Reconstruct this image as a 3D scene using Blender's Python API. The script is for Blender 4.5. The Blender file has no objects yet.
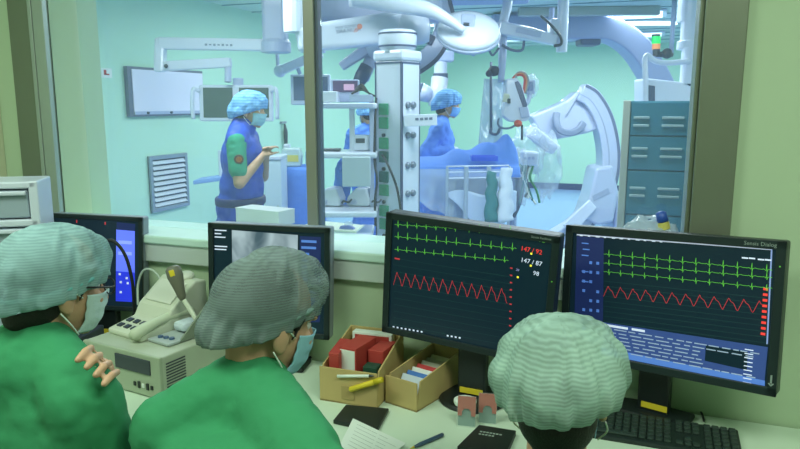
import bpy, bmesh, math, random
from mathutils import Vector, Matrix, noise
random.seed(7)
C = bpy.context.scene.collection
R = math.radians
V = Vector
# ------------------------------------------------------------------ camera
F, H, PIT, YAW, CX, CY = 690.0, 1.68, R(9.95), R(20.2), 400.0, 224.5
cam = bpy.data.cameras.new('camera'); cam.sensor_width = 36; cam.lens = F/800*36; cam.clip_start = .05
co = bpy.data.objects.new('camera', cam); C.objects.link(co)
co.location = (0, 0, H); co.rotation_euler = (R(90)-PIT, 0, YAW)
bpy.context.scene.camera = co
FW = V((-math.sin(YAW)*math.cos(PIT), math.cos(YAW)*math.cos(PIT), -math.sin(PIT)))
RT = V((math.cos(YAW), math.sin(YAW), 0)); UP = RT.cross(FW); EYE = V((0, 0, H))
def ray(x, y): return FW + RT*((x-CX)/F) + UP*((CY-y)/F)
def atd(x, y, d): return EYE + ray(x, y)*d
def atz(x, y, z): r = ray(x, y); return EYE + r*((z-H)/r.z)
def aty(x, y, Y): r = ray(x, y); return EYE + r*(Y/r.y)
def atx(x, y, X): r = ray(x, y); return EYE + r*(X/r.x)
# ------------------------------------------------------------------ world, lamps, exposure
w = bpy.data.worlds.new('world'); bpy.context.scene.world = w; w.use_nodes = True
w.node_tree.nodes['Background'].inputs[0].default_value = (.75, .9, .85, 1)
w.node_tree.nodes['Background'].inputs[1].default_value = .05
def area(name, loc, sx, sy, power, col, rot=(0, 0, 0)):
    l = bpy.data.lights.new(name, 'AREA'); l.shape = 'RECTANGLE'; l.size = sx; l.size_y = sy; l.energy = power; l.color = col
    o = bpy.data.objects.new(name, l); o.location = loc; o.rotation_euler = rot; C.objects.link(o); return o
OR_LAMPS = [(-2.9, 3.9), (-.6, 3.9), (-2.9, 6.6), (-.6, 6.6), (-2.9, 9.3), (-.6, 9.3), (-2.9, 12.0), (-.6, 12.0), (2.0, 5.2), (2.0, 8.5), (2.0, 11.5)]
OR_CEIL = 2.78
for i, (x, y) in enumerate(OR_LAMPS):
    area('theatre_light', (x, y, OR_CEIL-.05), 1.15, .55, 41, (.89, .95, 1.0))
CEIL = 2.72
for (x, y) in [(-1.5, .5), (.6, .5)]:
    area('control_fill_light', (x, y, CEIL-.05), 1.15, .55, 29, (.88, 1.0, .85))  # unseen lamps added to fill the room with a slight green tint
vs = bpy.context.scene.view_settings
vs.view_transform = 'Standard'; vs.look = 'None'; vs.exposure = 0.0; vs.gamma = 1.0; vs.use_curve_mapping = False

# ------------------------------------------------------------------ materials
MATS = {}
def lin(c):
    return tuple(((x/255)/12.92 if x/255 <= .04045 else ((x/255+.055)/1.055)**2.4) for x in c)
def mat(name, rgb, rough=.5, metal=0., emit=0., bump=0., bscale=60, var=0., vscale=6, alpha=1., coat=0., spec=.5, stretch=None):
    if name in MATS: return MATS[name]
    m = bpy.data.materials.new(name); m.use_nodes = True; MATS[name] = m
    nt = m.node_tree; b = nt.nodes['Principled BSDF']; L = nt.links
    c = (*lin(rgb), 1)
    b.inputs['Base Color'].default_value = c; b.inputs['Roughness'].default_value = rough; b.inputs['Metallic'].default_value = metal
    b.inputs['Alpha'].default_value = alpha; b.inputs['Coat Weight'].default_value = coat
    b.inputs['Specular IOR Level'].default_value = spec
    if emit:
        b.inputs['Emission Color'].default_value = c; b.inputs['Emission Strength'].default_value = emit
    tc = nt.nodes.new('ShaderNodeTexCoord'); vec = tc.outputs['Object']
    if stretch:
        mp = nt.nodes.new('ShaderNodeMapping'); mp.inputs['Scale'].default_value = stretch; L.new(vec, mp.inputs['Vector']); vec = mp.outputs['Vector']
    if var:
        n = nt.nodes.new('ShaderNodeTexNoise'); n.inputs['Scale'].default_value = vscale; n.inputs['Detail'].default_value = 4; L.new(vec, n.inputs['Vector'])
        mx = nt.nodes.new('ShaderNodeMixRGB'); mx.blend_type = 'MIX'
        mx.inputs[1].default_value = tuple(x*(1-var) for x in c[:3])+(1,); mx.inputs[2].default_value = tuple(min(1, x*(1+var)) for x in c[:3])+(1,)
        L.new(n.outputs['Fac'], mx.inputs[0]); L.new(mx.outputs[0], b.inputs['Base Color'])
    if bump:
        n = nt.nodes.new('ShaderNodeTexNoise'); n.inputs['Scale'].default_value = bscale; n.inputs['Detail'].default_value = 5; L.new(vec, n.inputs['Vector'])
        bp = nt.nodes.new('ShaderNodeBump'); bp.inputs['Strength'].default_value = bump; bp.inputs['Distance'].default_value = .01
        L.new(n.outputs['Fac'], bp.inputs['Height']); L.new(bp.outputs[0], b.inputs['Normal'])
    return m
def gauze(name, rgb, rgb2, a_lo, a_hi, period, axis='Z'):
    """crinkled non-woven cap fabric: fine ribs that vary in colour and openness"""
    m = bpy.data.materials.new(name); m.use_nodes = True; nt = m.node_tree; L = nt.links; b = nt.nodes['Principled BSDF']
    tc = nt.nodes.new('ShaderNodeTexCoord')
    wv = nt.nodes.new('ShaderNodeTexWave'); wv.wave_type = 'BANDS'; wv.bands_direction = axis
    wv.inputs['Scale'].default_value = .314/period; wv.inputs['Distortion'].default_value = 2.5; wv.inputs['Detail'].default_value = 3; wv.inputs['Detail Scale'].default_value = .8
    L.new(tc.outputs['Object'], wv.inputs['Vector'])
    n = nt.nodes.new('ShaderNodeTexNoise'); n.inputs['Scale'].default_value = 16; n.inputs['Detail'].default_value = 3; L.new(tc.outputs['Object'], n.inputs['Vector'])
    ad = nt.nodes.new('ShaderNodeMath'); ad.operation = 'MULTIPLY_ADD'; ad.inputs[1].default_value = .5; L.new(wv.outputs['Fac'], ad.inputs[0])
    mu = nt.nodes.new('ShaderNodeMath'); mu.operation = 'MULTIPLY'; mu.inputs[1].default_value = .5; L.new(n.outputs['Fac'], mu.inputs[0]); L.new(mu.outputs[0], ad.inputs[2])
    mx = nt.nodes.new('ShaderNodeMixRGB'); mx.inputs[1].default_value = (*lin(rgb), 1); mx.inputs[2].default_value = (*lin(rgb2), 1); L.new(ad.outputs[0], mx.inputs[0])
    L.new(mx.outputs[0], b.inputs['Base Color'])
    n2 = nt.nodes.new('ShaderNodeTexNoise'); n2.inputs['Scale'].default_value = 9; n2.inputs['Detail'].default_value = 4; n2.inputs['Distortion'].default_value = .8; L.new(tc.outputs['Object'], n2.inputs['Vector'])
    av = nt.nodes.new('ShaderNodeMath'); av.operation = 'MULTIPLY_ADD'; av.inputs[1].default_value = .45; L.new(ad.outputs[0], av.inputs[0])
    a2 = nt.nodes.new('ShaderNodeMath'); a2.operation = 'MULTIPLY_ADD'; a2.inputs[1].default_value = 1.6; a2.inputs[2].default_value = -.55; L.new(n2.outputs['Fac'], a2.inputs[0]); L.new(a2.outputs[0], av.inputs[2])
    mr = nt.nodes.new('ShaderNodeMapRange'); mr.inputs['From Min'].default_value = .15; mr.inputs['From Max'].default_value = .85
    mr.inputs['To Min'].default_value = a_lo; mr.inputs['To Max'].default_value = a_hi; L.new(av.outputs[0], mr.inputs['Value']); L.new(mr.outputs[0], b.inputs['Alpha'])
    bp = nt.nodes.new('ShaderNodeBump'); bp.inputs['Strength'].default_value = .10; bp.inputs['Distance'].default_value = .003; L.new(ad.outputs[0], bp.inputs['Height']); L.new(bp.outputs[0], b.inputs['Normal'])
    b.inputs['Roughness'].default_value = .85
    return m
def film(name, rgb, alpha, rough=.15, bump=.6):
    """clear polythene: a thin translucent skin with crumpled gloss"""
    m = mat(name, rgb, rough=rough, bump=bump, bscale=14, alpha=alpha, spec=.9); return m
def glass(name, tint, refl):
    m = bpy.data.materials.new(name); m.use_nodes = True; nt = m.node_tree; L = nt.links; nt.nodes.remove(nt.nodes['Principled BSDF'])
    t = nt.nodes.new('ShaderNodeBsdfTransparent'); t.inputs[0].default_value = (*tint, 1)
    g = nt.nodes.new('ShaderNodeBsdfGlossy'); g.inputs['Roughness'].default_value = .02; g.inputs[0].default_value = (.9, 1, .95, 1)
    lw = nt.nodes.new('ShaderNodeLayerWeight')          # Schlick reflectance, the same from both sides of the pane
    pw = nt.nodes.new('ShaderNodeMath'); pw.operation = 'POWER'; pw.inputs[1].default_value = 5; L.new(lw.outputs['Facing'], pw.inputs[0])
    mu = nt.nodes.new('ShaderNodeMath'); mu.operation = 'MULTIPLY_ADD'; mu.inputs[1].default_value = .9*refl; mu.inputs[2].default_value = .035*refl; L.new(pw.outputs[0], mu.inputs[0])
    mx = nt.nodes.new('ShaderNodeMixShader'); L.new(mu.outputs[0], mx.inputs[0]); L.new(t.outputs[0], mx.inputs[1]); L.new(g.outputs[0], mx.inputs[2])
    df = nt.nodes.new('ShaderNodeBsdfTranslucent'); df.inputs[0].default_value = (.85, .95, 1, 1)      # painted haze: a pale share in the pane that lifts dark tones
    m2 = nt.nodes.new('ShaderNodeMixShader'); m2.inputs[0].default_value = .032; L.new(mx.outputs[0], m2.inputs[1]); L.new(df.outputs[0], m2.inputs[2])
    L.new(m2.outputs[0], nt.nodes['Material Output'].inputs['Surface']); return m

M_ORWALL = mat('mint_wall', (184, 228, 200), .55, var=.02, vscale=1.2)
M_CWALL = mat('pale_green_wall', (184, 206, 172), .6, var=.02, vscale=2)
M_CEIL = mat('ceiling_panel', (190, 214, 204), .6)
M_STEEL = mat('brushed_steel', (176, 186, 180), .35, metal=.55, bump=.15, bscale=30, stretch=(40, 40, 1))
M_STEELH = mat('brushed_steel_rail', (214, 224, 220), .34, metal=.25, bump=.1, bscale=30, stretch=(1, 40, 40))
M_STEELD = mat('dark_bronze_steel', (128, 136, 118), .42, metal=.45, bump=.1, bscale=30, stretch=(40, 40, 1))
M_SILL = mat('white_sill', (205, 235, 225), .3)
M_WHITE = mat('white_enamel', (208, 217, 232), .3, coat=.2)
M_LILAC = mat('lilac_grey_enamel', (172, 184, 212), .35, coat=.2)
M_GREY = mat('grey_plastic', (140, 150, 160), .45)
M_DGREY = mat('dark_grey_plastic', (58, 66, 74), .45)
M_BLACK = mat('black_plastic', (24, 34, 34), .42)
M_RUB = mat('black_rubber', (22, 28, 28), .6)
M_CABLEW = mat('white_cable', (190, 205, 190), .5)
M_FLOOR_OR = mat('blue_vinyl', (150, 178, 228), .25, var=.03)
M_FLOOR_C = mat('grey_vinyl', (120, 140, 122), .5, var=.05)
M_DESK = mat('pale_laminate', (206, 226, 204), .4, var=.02)
M_SKIN = mat('skin', (196, 156, 124), .55, var=.08, vscale=30, bump=.05, bscale=300)
M_HAIR = mat('black_hair', (34, 30, 28), .5, bump=.6, bscale=120, stretch=(6, 6, 1))
M_SCRUB = mat('green_scrub_cotton', (48, 138, 90), .9, bump=.5, bscale=9, var=.06, vscale=9)
M_MASK = mat('blue_mask_fabric', (140, 190, 205), .85, bump=.3, bscale=60)
M_MASKW = mat('pale_mask_fabric', (190, 215, 212), .85, bump=.3, bscale=60)
M_LEAD = mat('royal_blue_apron', (24, 72, 186), .6, bump=.3, bscale=14, var=.08)
M_GOWN = mat('blue_gown_fabric', (84, 136, 222), .85, bump=.4, bscale=14, var=.06)
M_DRAPE = mat('blue_drape', (88, 142, 232), .8, bump=1., bscale=10, var=.1)
M_GLOVE = mat('latex_glove', (215, 222, 225), .5)
M_CARD = mat('brown_cardboard', (188, 166, 110), .8, var=.06, vscale=20)
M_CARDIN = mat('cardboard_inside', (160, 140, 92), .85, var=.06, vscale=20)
M_RED = mat('red_print_card', (180, 66, 58), .6)
M_PAPER = mat('white_paper', (226, 236, 226), .7)
M_YEL = mat('yellow_sticker', (222, 200, 48), .6)
M_FILM = film('clear_polythene', (225, 238, 250), .30)
M_FILM2 = film('milky_polythene', (205, 222, 242), .55)
M_GLASS = glass('window_glass', (.93, .975, .965), 1.0)
M_LED = mat('led_diffuser', (235, 250, 255), .5, emit=1.6)
E_GREEN = mat('trace_green', (92, 180, 62), emit=.62)
E_RED = mat('trace_red', (196, 52, 60), emit=.5)
E_REDB = mat('text_red', (232, 60, 54), emit=.7)
E_WHITE = mat('text_white', (205, 215, 240), emit=.55)
E_YEL = mat('marker_yellow', (230, 220, 60), emit=.9)
E_GRID = mat('grid_line', (30, 62, 62), emit=.7)
E_BLUE = mat('panel_blue', (38, 62, 150), emit=.7)
E_BLUEL = mat('panel_light_blue', (80, 120, 200), emit=.55)
E_NAVY = mat('panel_navy', (24, 38, 86), emit=.55)
E_VIO = mat('window_violet', (92, 112, 235), emit=.8)
E_SCR = mat('lcd_dark', (12, 30, 40), .3, emit=.8)
M_BEZEL = mat('monitor_bezel', (28, 42, 44), .4)
M_SILVER = mat('monitor_silver_edge', (128, 138, 150), .4)

# ------------------------------------------------------------------ mesh helpers
def origin(o):
    p = V((0, 0, 0))
    while o is not None: p = p + o.location; o = o.parent
    return p
def frame(loc, yaw=0, pitch=0, roll=0):
    return Matrix.Translation(loc) @ Matrix.Rotation(yaw, 4, 'Z') @ Matrix.Rotation(pitch, 4, 'X') @ Matrix.Rotation(roll, 4, 'Y')
class MB:
    def __init__(s, M=None): s.bm = bmesh.new(); s.M = M or Matrix()
    def _v(s, pts): return [s.bm.verts.new(s.M @ V(p)) for p in pts]
    def _f(s, vs):
        try: s.bm.faces.new(vs)
        except ValueError: pass
    def box(s, c, d, rz=0, rx=0, ry=0):
        m = Matrix.Translation(c) @ Matrix.Rotation(rz, 4, 'Z') @ Matrix.Rotation(rx, 4, 'X') @ Matrix.Rotation(ry, 4, 'Y')
        v = s._v([m @ V((x*d[0]/2, y*d[1]/2, z*d[2]/2)) for x in (-1, 1) for y in (-1, 1) for z in (-1, 1)])
        for f in ((0, 1, 3, 2), (4, 6, 7, 5), (0, 4, 5, 1), (2, 3, 7, 6), (0, 2, 6, 4), (1, 5, 7, 3)): s._f([v[i] for i in f])
        return s
    def rings(s, rings, caps=True, closed=True):
        vs = [s._v(r) for r in rings]; n = len(vs[0])
        for a, b in zip(vs, vs[1:]):
            for i in range(n if closed else n-1): s._f([a[i], a[(i+1) % n], b[(i+1) % n], b[i]])
        if caps: s._f(vs[0][::-1]); s._f(vs[-1])
        return s
    def tube(s, pts, r, n=10, caps=True):
        pts = [V(p) for p in pts]; rs = r if isinstance(r, (list, tuple)) else [r]*len(pts)
        rg = []; prev = None
        for i, p in enumerate(pts):
            t = (pts[min(i+1, len(pts)-1)]-pts[max(i-1, 0)]).normalized()
            if prev is None: u = t.orthogonal().normalized()
            else: u = (prev-t*prev.dot(t)).normalized()
            prev = u; k = t.cross(u)
            rg.append([p+(u*math.cos(a)+k*math.sin(a))*rs[i] for a in [2*math.pi*j/n for j in range(n)]])
        return s.rings(rg, caps)
    def sweep(s, pts, nrm, wd, th, taper=None):
        """flat band: a rectangle wd x th carried along pts, th along nrm"""
        pts = [V(p) for p in pts]; nrm = V(nrm).normalized(); rg = []
        for i, p in enumerate(pts):
            t = (pts[min(i+1, len(pts)-1)]-pts[max(i-1, 0)]).normalized(); u = nrm.cross(t).normalized(); k = taper[i] if taper else 1
            rg.append([p+u*wd/2*k+nrm*th/2, p-u*wd/2*k+nrm*th/2, p-u*wd/2*k-nrm*th/2, p+u*wd/2*k-nrm*th/2])
        return s.rings(rg)
    def prism(s, poly, ext):
        ext = V(ext); return s.rings([[V(p) for p in poly], [V(p)+ext for p in poly]])
    def lathe(s, prof, M=None, n=28, ex=1, ey=1):
        M = M or Matrix()
        return s.rings([[M @ V((r*ex*math.cos(a), r*ey*math.sin(a), z)) for a in [2*math.pi*j/n for j in range(n)]] for r, z in prof])
    def ball(s, c, r, n=14):
        r = (r, r, r) if not hasattr(r, '__len__') else r; c = V(c)
        return s.rings([[c+V((r[0]*math.sin(t)*math.cos(a), r[1]*math.sin(t)*math.sin(a), r[2]*math.cos(t))) for a in [2*math.pi*j/n for j in range(n)]] for t in [math.pi*(.02+.96*k/(n//2+2)) for k in range(n//2+3)]])
    def quad(s, a, b, c, d): s._f(s._v([a, b, c, d])); return s
    def grid(s, fn, nu, nv):
        vs = [s._v([fn(i/nu, j/nv) for j in range(nv+1)]) for i in range(nu+1)]
        for i in range(nu):
            for j in range(nv): s._f([vs[i][j], vs[i+1][j], vs[i+1][j+1], vs[i][j+1]])
        return s
    def build(s, name, m, parent=None, bevel=0, smooth=False, solid=0, subd=0, seg=2, label=None):
        bmesh.ops.recalc_face_normals(s.bm, faces=s.bm.faces)
        off = origin(parent) if parent else V((0, 0, 0))
        if not parent:
            xs = [v.co for v in s.bm.verts]; off = V((sum(p.x for p in xs)/len(xs), sum(p.y for p in xs)/len(xs), min(p.z for p in xs)))
        for v in s.bm.verts: v.co -= off
        me = bpy.data.meshes.new(name); s.bm.to_mesh(me); s.bm.free()
        me.materials.append(m)
        o = bpy.data.objects.new(name, me); C.objects.link(o); o.parent = parent
        if not parent: o.location = off
        if label: o['label'] = label
        if smooth:
            for p in me.polygons: p.use_smooth = True
        if solid: md = o.modifiers.new('t', 'SOLIDIFY'); md.thickness = solid; md.offset = 0
        if bevel: md = o.modifiers.new('b', 'BEVEL'); md.width = bevel; md.segments = seg; md.limit_method = 'ANGLE'; md.angle_limit = R(40)
        if subd: md = o.modifiers.new('s', 'SUBSURF'); md.levels = subd; md.render_levels = subd
        return o
def tag(o, label, cat, group=None):
    o['label'] = label; o['category'] = cat
    if group: o['group'] = group
    return o
def thing(name, loc, label, cat, group=None):
    o = bpy.data.objects.new(name, None); C.objects.link(o); o.location = loc; o.empty_display_size = .05
    return tag(o, label, cat, group)
def struct(o): o['kind'] = 'structure'; return o
def text(name, s, M, h, m, parent, align='LEFT'):
    """writing as a thin mesh; M maps x right, y up, z out of the surface"""
    cu = bpy.data.curves.new(name, 'FONT'); cu.body = s; cu.size = h; cu.extrude = .0002; cu.align_x = align; cu.resolution_u = 2
    t = bpy.data.objects.new(name, cu); C.objects.link(t)
    dg = bpy.context.evaluated_depsgraph_get(); me = bpy.data.meshes.new_from_object(t.evaluated_get(dg)); bpy.data.objects.remove(t)
    off = origin(parent); me.transform(Matrix.Translation(-off) @ M); me.materials.clear(); me.materials.append(m)
    o = bpy.data.objects.new(name, me); C.objects.link(o); o.parent = parent; return o
def bez(p, n=16):
    """Catmull-Rom through the points"""
    p = [V(q) for q in p]; p = [p[0]*2-p[1]]+p+[p[-1]*2-p[-2]]; out = []
    for i in range(1, len(p)-2):
        for k in range(n):
            t = k/n; a, b, c, d = p[i-1], p[i], p[i+1], p[i+2]
            out.append(.5*((2*b)+(c-a)*t+(2*a-5*b+4*c-d)*t*t+(3*b-a-3*c+d)*t**3))
    return out+[p[-2]]

# ------------------------------------------------------------------ figure helpers
def pe(c, r, M=None):                       # ellipsoid primitive
    return ('e', V(c), V(r) if hasattr(r, '__len__') else V((r, r, r)), M or Matrix())
def pc(a, b, r0, r1=None, M=None):          # tapered limb primitive
    M = M or Matrix(); return ('c', M @ V(a), M @ V(b), r0, r0 if r1 is None else r1)
def skin_mesh(name, prims, m, parent, voxel=.008, smooth=5, infl=0., disp=0, dscale=.07):
    bm = bmesh.new()
    def ringset(rg):
        vs = [[bm.verts.new(p) for p in r] for r in rg]; n = len(vs[0])
        for a, b in zip(vs, vs[1:]):
            for i in range(n): bm.faces.new([a[i], a[(i+1) % n], b[(i+1) % n], b[i]])
        bm.faces.new(vs[0][::-1]); bm.faces.new(vs[-1])
    N = 18
    for p in prims:
        if p[0] == 'e':
            _, c, r, M = p
            ringset([[M @ (c+V(((r.x+infl)*math.sin(t)*math.cos(a), (r.y+infl)*math.sin(t)*math.sin(a), -(r.z+infl)*math.cos(t)))) for a in [2*math.pi*j/N for j in range(N)]] for t in [math.pi*(.03+.94*k/12) for k in range(13)]])
        else:
            _, a, b, r0, r1 = p; r0 += infl; r1 += infl; d = b-a
            if d.length < 1e-5: continue
            t = d.normalized(); u = t.orthogonal().normalized(); k = t.cross(u); rg = []
            for q in range(6): th = R(88-88*q/5); rg.append((a-t*r0*math.sin(th), r0*math.cos(th)))
            for q in range(6): th = R(88*q/5); rg.append((b+t*r1*math.sin(th), r1*math.cos(th)))
            ringset([[c0+(u*math.cos(x)+k*math.sin(x))*rr for x in [2*math.pi*j/N for j in range(N)]] for c0, rr in rg])
    bmesh.ops.recalc_face_normals(bm, faces=bm.faces)
    off = origin(parent)
    for v in bm.verts: v.co -= off
    me = bpy.data.meshes.new(name); bm.to_mesh(me); bm.free()
    o = bpy.data.objects.new(name, me); C.objects.link(o)
    md = o.modifiers.new('r', 'REMESH'); md.mode = 'VOXEL'; md.voxel_size = voxel
    md = o.modifiers.new('s', 'SMOOTH'); md.factor = .5; md.iterations = smooth
    dg = bpy.context.evaluated_depsgraph_get(); me2 = bpy.data.meshes.new_from_object(o.evaluated_get(dg)); me2.name = name
    o.modifiers.clear(); o.data = me2; bpy.data.meshes.remove(me)
    if disp:
        nr = [v.normal.copy() for v in me2.vertices]
        for v, q in zip(me2.vertices, nr):
            f = noise.noise(V((v.co.x/dscale, v.co.y/dscale, v.co.z/dscale/2.2)))+.5*noise.noise(v.co/dscale*2.3)
            v.co += q*disp*(1-2*abs(f))
    me2.materials.clear(); me2.materials.append(m)
    for p in me2.polygons: p.use_smooth = True
    o.parent = parent; return o
def head_prims(M, s=1.):
    """head facing local +Y, origin mid-head"""
    e = lambda c, r: pe(V(c)*s, V(r)*s, M)
    P = [e((0, -.012, .03), (.076, .098, .086)), e((0, .03, -.03), (.063, .068, .085)), e((0, .034, -.076), (.05, .054, .036)),
         e((0, .074, -.102), (.022, .018, .016)), e((0, .084, .022), (.05, .016, .013)),
         e((-.034, .072, -.028), (.024, .022, .022)), e((.034, .072, -.028), (.024, .022, .022)),
         e((0, .093, -.062), (.024, .011, .007)), e((0, .091, -.075), (.021, .011, .008))]
    P.append(pc(V((0, .09, .012))*s, V((0, .113, -.034))*s, .008*s, .013*s, M))
    for x in (-1, 1):
        P.append(e((x*.079, -.008, -.018), (.009, .019, .031))); P.append(e((x*.077, -.002, -.04), (.009, .012, .013)))
    return P
def face_parts(M, root, s=1.):
    for x in (-1, 1):
        skin_mesh('eye', [pe(V((x*.032, .0745, .002))*s, .0115*s, M)], mat('eye_white', (225, 225, 220), .2), root, .0035, 2)
        MB(M).ball(V((x*.032, .0852, .002))*s, (.005*s, .0022*s, .005*s), 10).build('iris', mat('dark_iris', (35, 25, 20), .2), root, smooth=True)
        MB(M).tube([V((x*(.015+.03*t), .1-.012*t*t, .021+.006*math.sin(t*2.6)))*s for t in (0, .3, .6, 1)], [.003*s, .004*s, .0035*s, .002*s], 6).build('eyebrow', M_HAIR, root, smooth=True)
def hand(M, s=1., curl=.5, spread=.1, left=False):
    """palm + 4 fingers + thumb; wrist at origin, fingers along +Y, palm faces -Z, thumb on +X (mirrored when left)"""
    k = -1 if left else 1; P = [pe(V((0, .045*s, 0)), V((.038, .048, .014))*s, M), pc(V((0, -.01, 0))*s, V((0, .02, 0))*s, .024*s, .026*s, M)]
    for i, (x, L) in enumerate([(.027, .07), (.009, .08), (-.009, .074), (-.026, .058)]):
        x *= k; p = V((x, .083-.004*abs(i-1), 0))*s; a = 0; sa = spread*(1-i*.66)*k
        for j, (f, r) in enumerate(((.45, .0088), (.31, .008), (.24, .0072))):
            a += curl*(.55 if j == 0 else .8); d = V((math.sin(sa)*math.cos(a), math.cos(sa)*math.cos(a), -math.sin(a)))
            q = p+d*L*f*s; P.append(pc(p, q, r*s, (r-.0008)*s, M)); p = q
    p = V((k*.026, .018, -.004))*s
    for (dx, dy, dz, L, r) in ((.75, .62, -.25, .042, .012), (.35, .85, -.4, .033, .0095), (.15, .85, -.5, .024, .0085)):
        q = p+V((k*dx, dy, dz)).normalized()*L*s; P.append(pc(p, q, r*s, (r-.001)*s, M)); p = q
    return P
def basis(p, y, z):
    """frame at p with local Y along y and local Z near z"""
    y = V(y).normalized(); x = y.cross(V(z)).normalized(); z = x.cross(y)
    return Matrix(((x.x, y.x, z.x, p[0]), (x.y, y.y, z.y, p[1]), (x.z, y.z, z.z, p[2]), (0, 0, 0, 1)))
def bouffant(M, root, m, band_m, puff=1.2, top=.15, pouch=(0, -1, -.3), pamp=.03, pleat=.003, npl=26, front=.05, back=-.07, seed=0, wob=.006, bx=.084, by=.108, seams=(-2.1, -1.45, -1.0, -.2, .5, 3.5)):
    """gathered cap in the head frame"""
    pd = V(pouch).normalized(); nu, nv = 34, 96
    def brim(a): return V((bx*math.cos(a), by*math.sin(a)-.004, front*(1+math.sin(a))/2+back*(1-math.sin(a))/2))
    def fn(j, i):
        t = i; a = 2*math.pi*j; b = brim(a)
        ph = t*math.pi*.5
        if t < .8:
            u = t/.8; pr = puff*math.sin(u*math.pi*.5)**.9; zz = top+(b.z+.012-top)*(1-math.cos(u*math.pi*.5))
        else:
            u = (t-.8)/.2; pr = puff+(1.0-puff)*(u*u*(3-2*u)); zz = b.z+.012-.03*math.sin(u*math.pi)*1.0-.012*u
        p = V((b.x*pr, (b.y)*pr, zz)); d = p.normalized()
        k = max(0, d.dot(pd)); p += pd*pamp*k*k*math.sin(min(1, t*1.05)*math.pi)**.5 if 0 < t < .98 else V()
        g = noise.noise(V((d.x*3+seed, d.y*3, d.z*3)))*wob*1.6+noise.noise(V((d.x*8+seed, d.y*8, d.z*4)))*wob; g = max(g, -.003)
        p += d*(g*min(1, t*3)*(1 if t < .96 else .2))
        gather = max(0, (t-.25)/.75); na = noise.noise(V((math.cos(a)*2, math.sin(a)*2, seed+t)))
        p += V((math.cos(a), math.sin(a), 0))*pleat*gather*(math.sin(npl*a+4*na)*1.6+math.sin(11*a+5*na)*1.6)*min(1, (1-t)*8+.25)
        for a0 in seams: p += d*.0045*math.exp(-(((a-a0+math.pi) % (2*math.pi)-math.pi-.25*(1-t)*math.sin(a0*7))/.055)**2)*min(1, t*2)
        q = p-V((0, -.022, .03)); e = V((q.x/.091, q.y/.112, q.z/.100))      # the cloth stays clear of the hair
        if t < .9 and 1e-6 < e.length < 1: p = V((0, -.022, .03))+q/e.length
        return p
    mb = MB(M)
    o = mb.grid(lambda j, i: fn(j, max(i, .004)), nv, nu)
    bmesh.ops.remove_doubles(mb.bm, verts=mb.bm.verts, dist=.0006)
    cap = mb.build('cap', m, root, smooth=True)
    MB(M).tube([brim(a)*1.0+V((0, 0, .001)) for a in [2*math.pi*k/60 for k in range(61)]], [.0055+.0012*math.sin(k*2.1) for k in range(61)], 8).build('elastic_band', band_m, root, smooth=True)
    return cap
def face_mask(M, root, m, s=1., ear_h=-.012):
    def fn(u, v):
        a = R(-78+156*u); z = -.012-.086*v; x = .069*math.sin(a); y = .012+.1*math.cos(a)**.75*(1-.12*abs(v-.35))
        nose = math.exp(-(a/.28)**2)*(.016*(1-v))-.012*max(0, v-.75)*4; pl = .0010*math.sin(v*math.pi*7)
        k = 1-.18*max(0, v-.6)
        return V((x*k, y+nose+pl, z))*s
    o = MB(M).grid(fn, 28, 22).build('face_mask', m, root, smooth=True, solid=.0015)
    for x in (-1, 1):
        for z0, z1 in ((-.018, .012), (-.1, -.046)):
            p0 = V((x*.0675, .032, z0))*s; p1 = V((x*.083, -.02, z1))*s
            MB(M).tube(bez([p0, (p0+p1)/2+V((x*.009, 0, 0)), p1], 6), .0018*s, 6).build('mask_strap', M_PAPER, o, smooth=True)
    return o
def hair_back(M, root, s=1., nape=True):
    P = [pe(V((0, -.045, -.03 if nape else .01))*s, V((.072, .064, .075 if nape else .06))*s, M), pe(V((0, -.026, .033))*s, V((.081, .096, .088))*s, M), pe(V((0, -.07, -.07 if nape else -.01))*s, V((.046, .03, .035))*s, M)]
    P += [pc(V((x*.073, .035, .03))*s, V((x*.075, .022, -.02))*s, .008*s, .004*s, M) for x in (-1, 1)]
    return skin_mesh('hair', P, M_HAIR, root, .006, 3)

# ================================================================== SETTING
D = 2.0                       # face of the window wall
WX0, WX1, WZ0, WZ1 = -2.10, .100, 1.215, 2.36
YB = 13.9
bx = lambda n, m, lo, hi, par=None, bev=0: MB().box([(a+b)/2 for a, b in zip(lo, hi)], [b-a for a, b in zip(lo, hi)]).build(n, m, par, bevel=bev)
struct(bx('floor', M_FLOOR_C, (-2.5, -2.2, -.1), (2.6, D, 0)))
struct(bx('ceiling', M_CEIL, (-2.5, -2.2, CEIL), (2.6, D, CEIL+.1)))
struct(bx('wall_left', M_CWALL, (-2.6, -2.2, 0), (-2.43, D, CEIL)))
struct(bx('wall_right', M_CWALL, (2.6, -2.2, 0), (2.7, D, CEIL)))
struct(bx('wall_back', M_CWALL, (-2.6, -2.3, 0), (2.7, -2.2, CEIL)))
T = .24
mw = MB()
for lo, hi in (((-4.85, D, 0), (4.2, D+T, WZ0-.03)), ((-4.85, D, WZ1), (4.2, D+T, 2.9)), ((-4.85, D, WZ0-.03), (WX0, D+T, WZ1)), ((WX1, D, WZ0-.03), (4.2, D+T, WZ1))):
    mw.box([(a+b)/2 for a, b in zip(lo, hi)], [b-a for a, b in zip(lo, hi)])
struct(mw.build('wall_window', M_CWALL))
struct(bx('trim_1', mat('cream_trunking', (206, 208, 178), .5), (-2.44, D-.035, 0), (-2.375, D, CEIL), bev=.004))
struct(bx('floor_theatre', M_FLOOR_OR, (-4.85, D+T, -.1), (4.2, YB+.1, 0)))
cl = bx('ceiling_theatre', M_CEIL, (-4.85, D+T, OR_CEIL), (4.2, YB+.1, OR_CEIL+.1)); struct(cl)
struct(bx('wall_theatre_left', M_ORWALL, (-4.85, D+T, 0), (-4.7, YB, OR_CEIL)))
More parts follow.
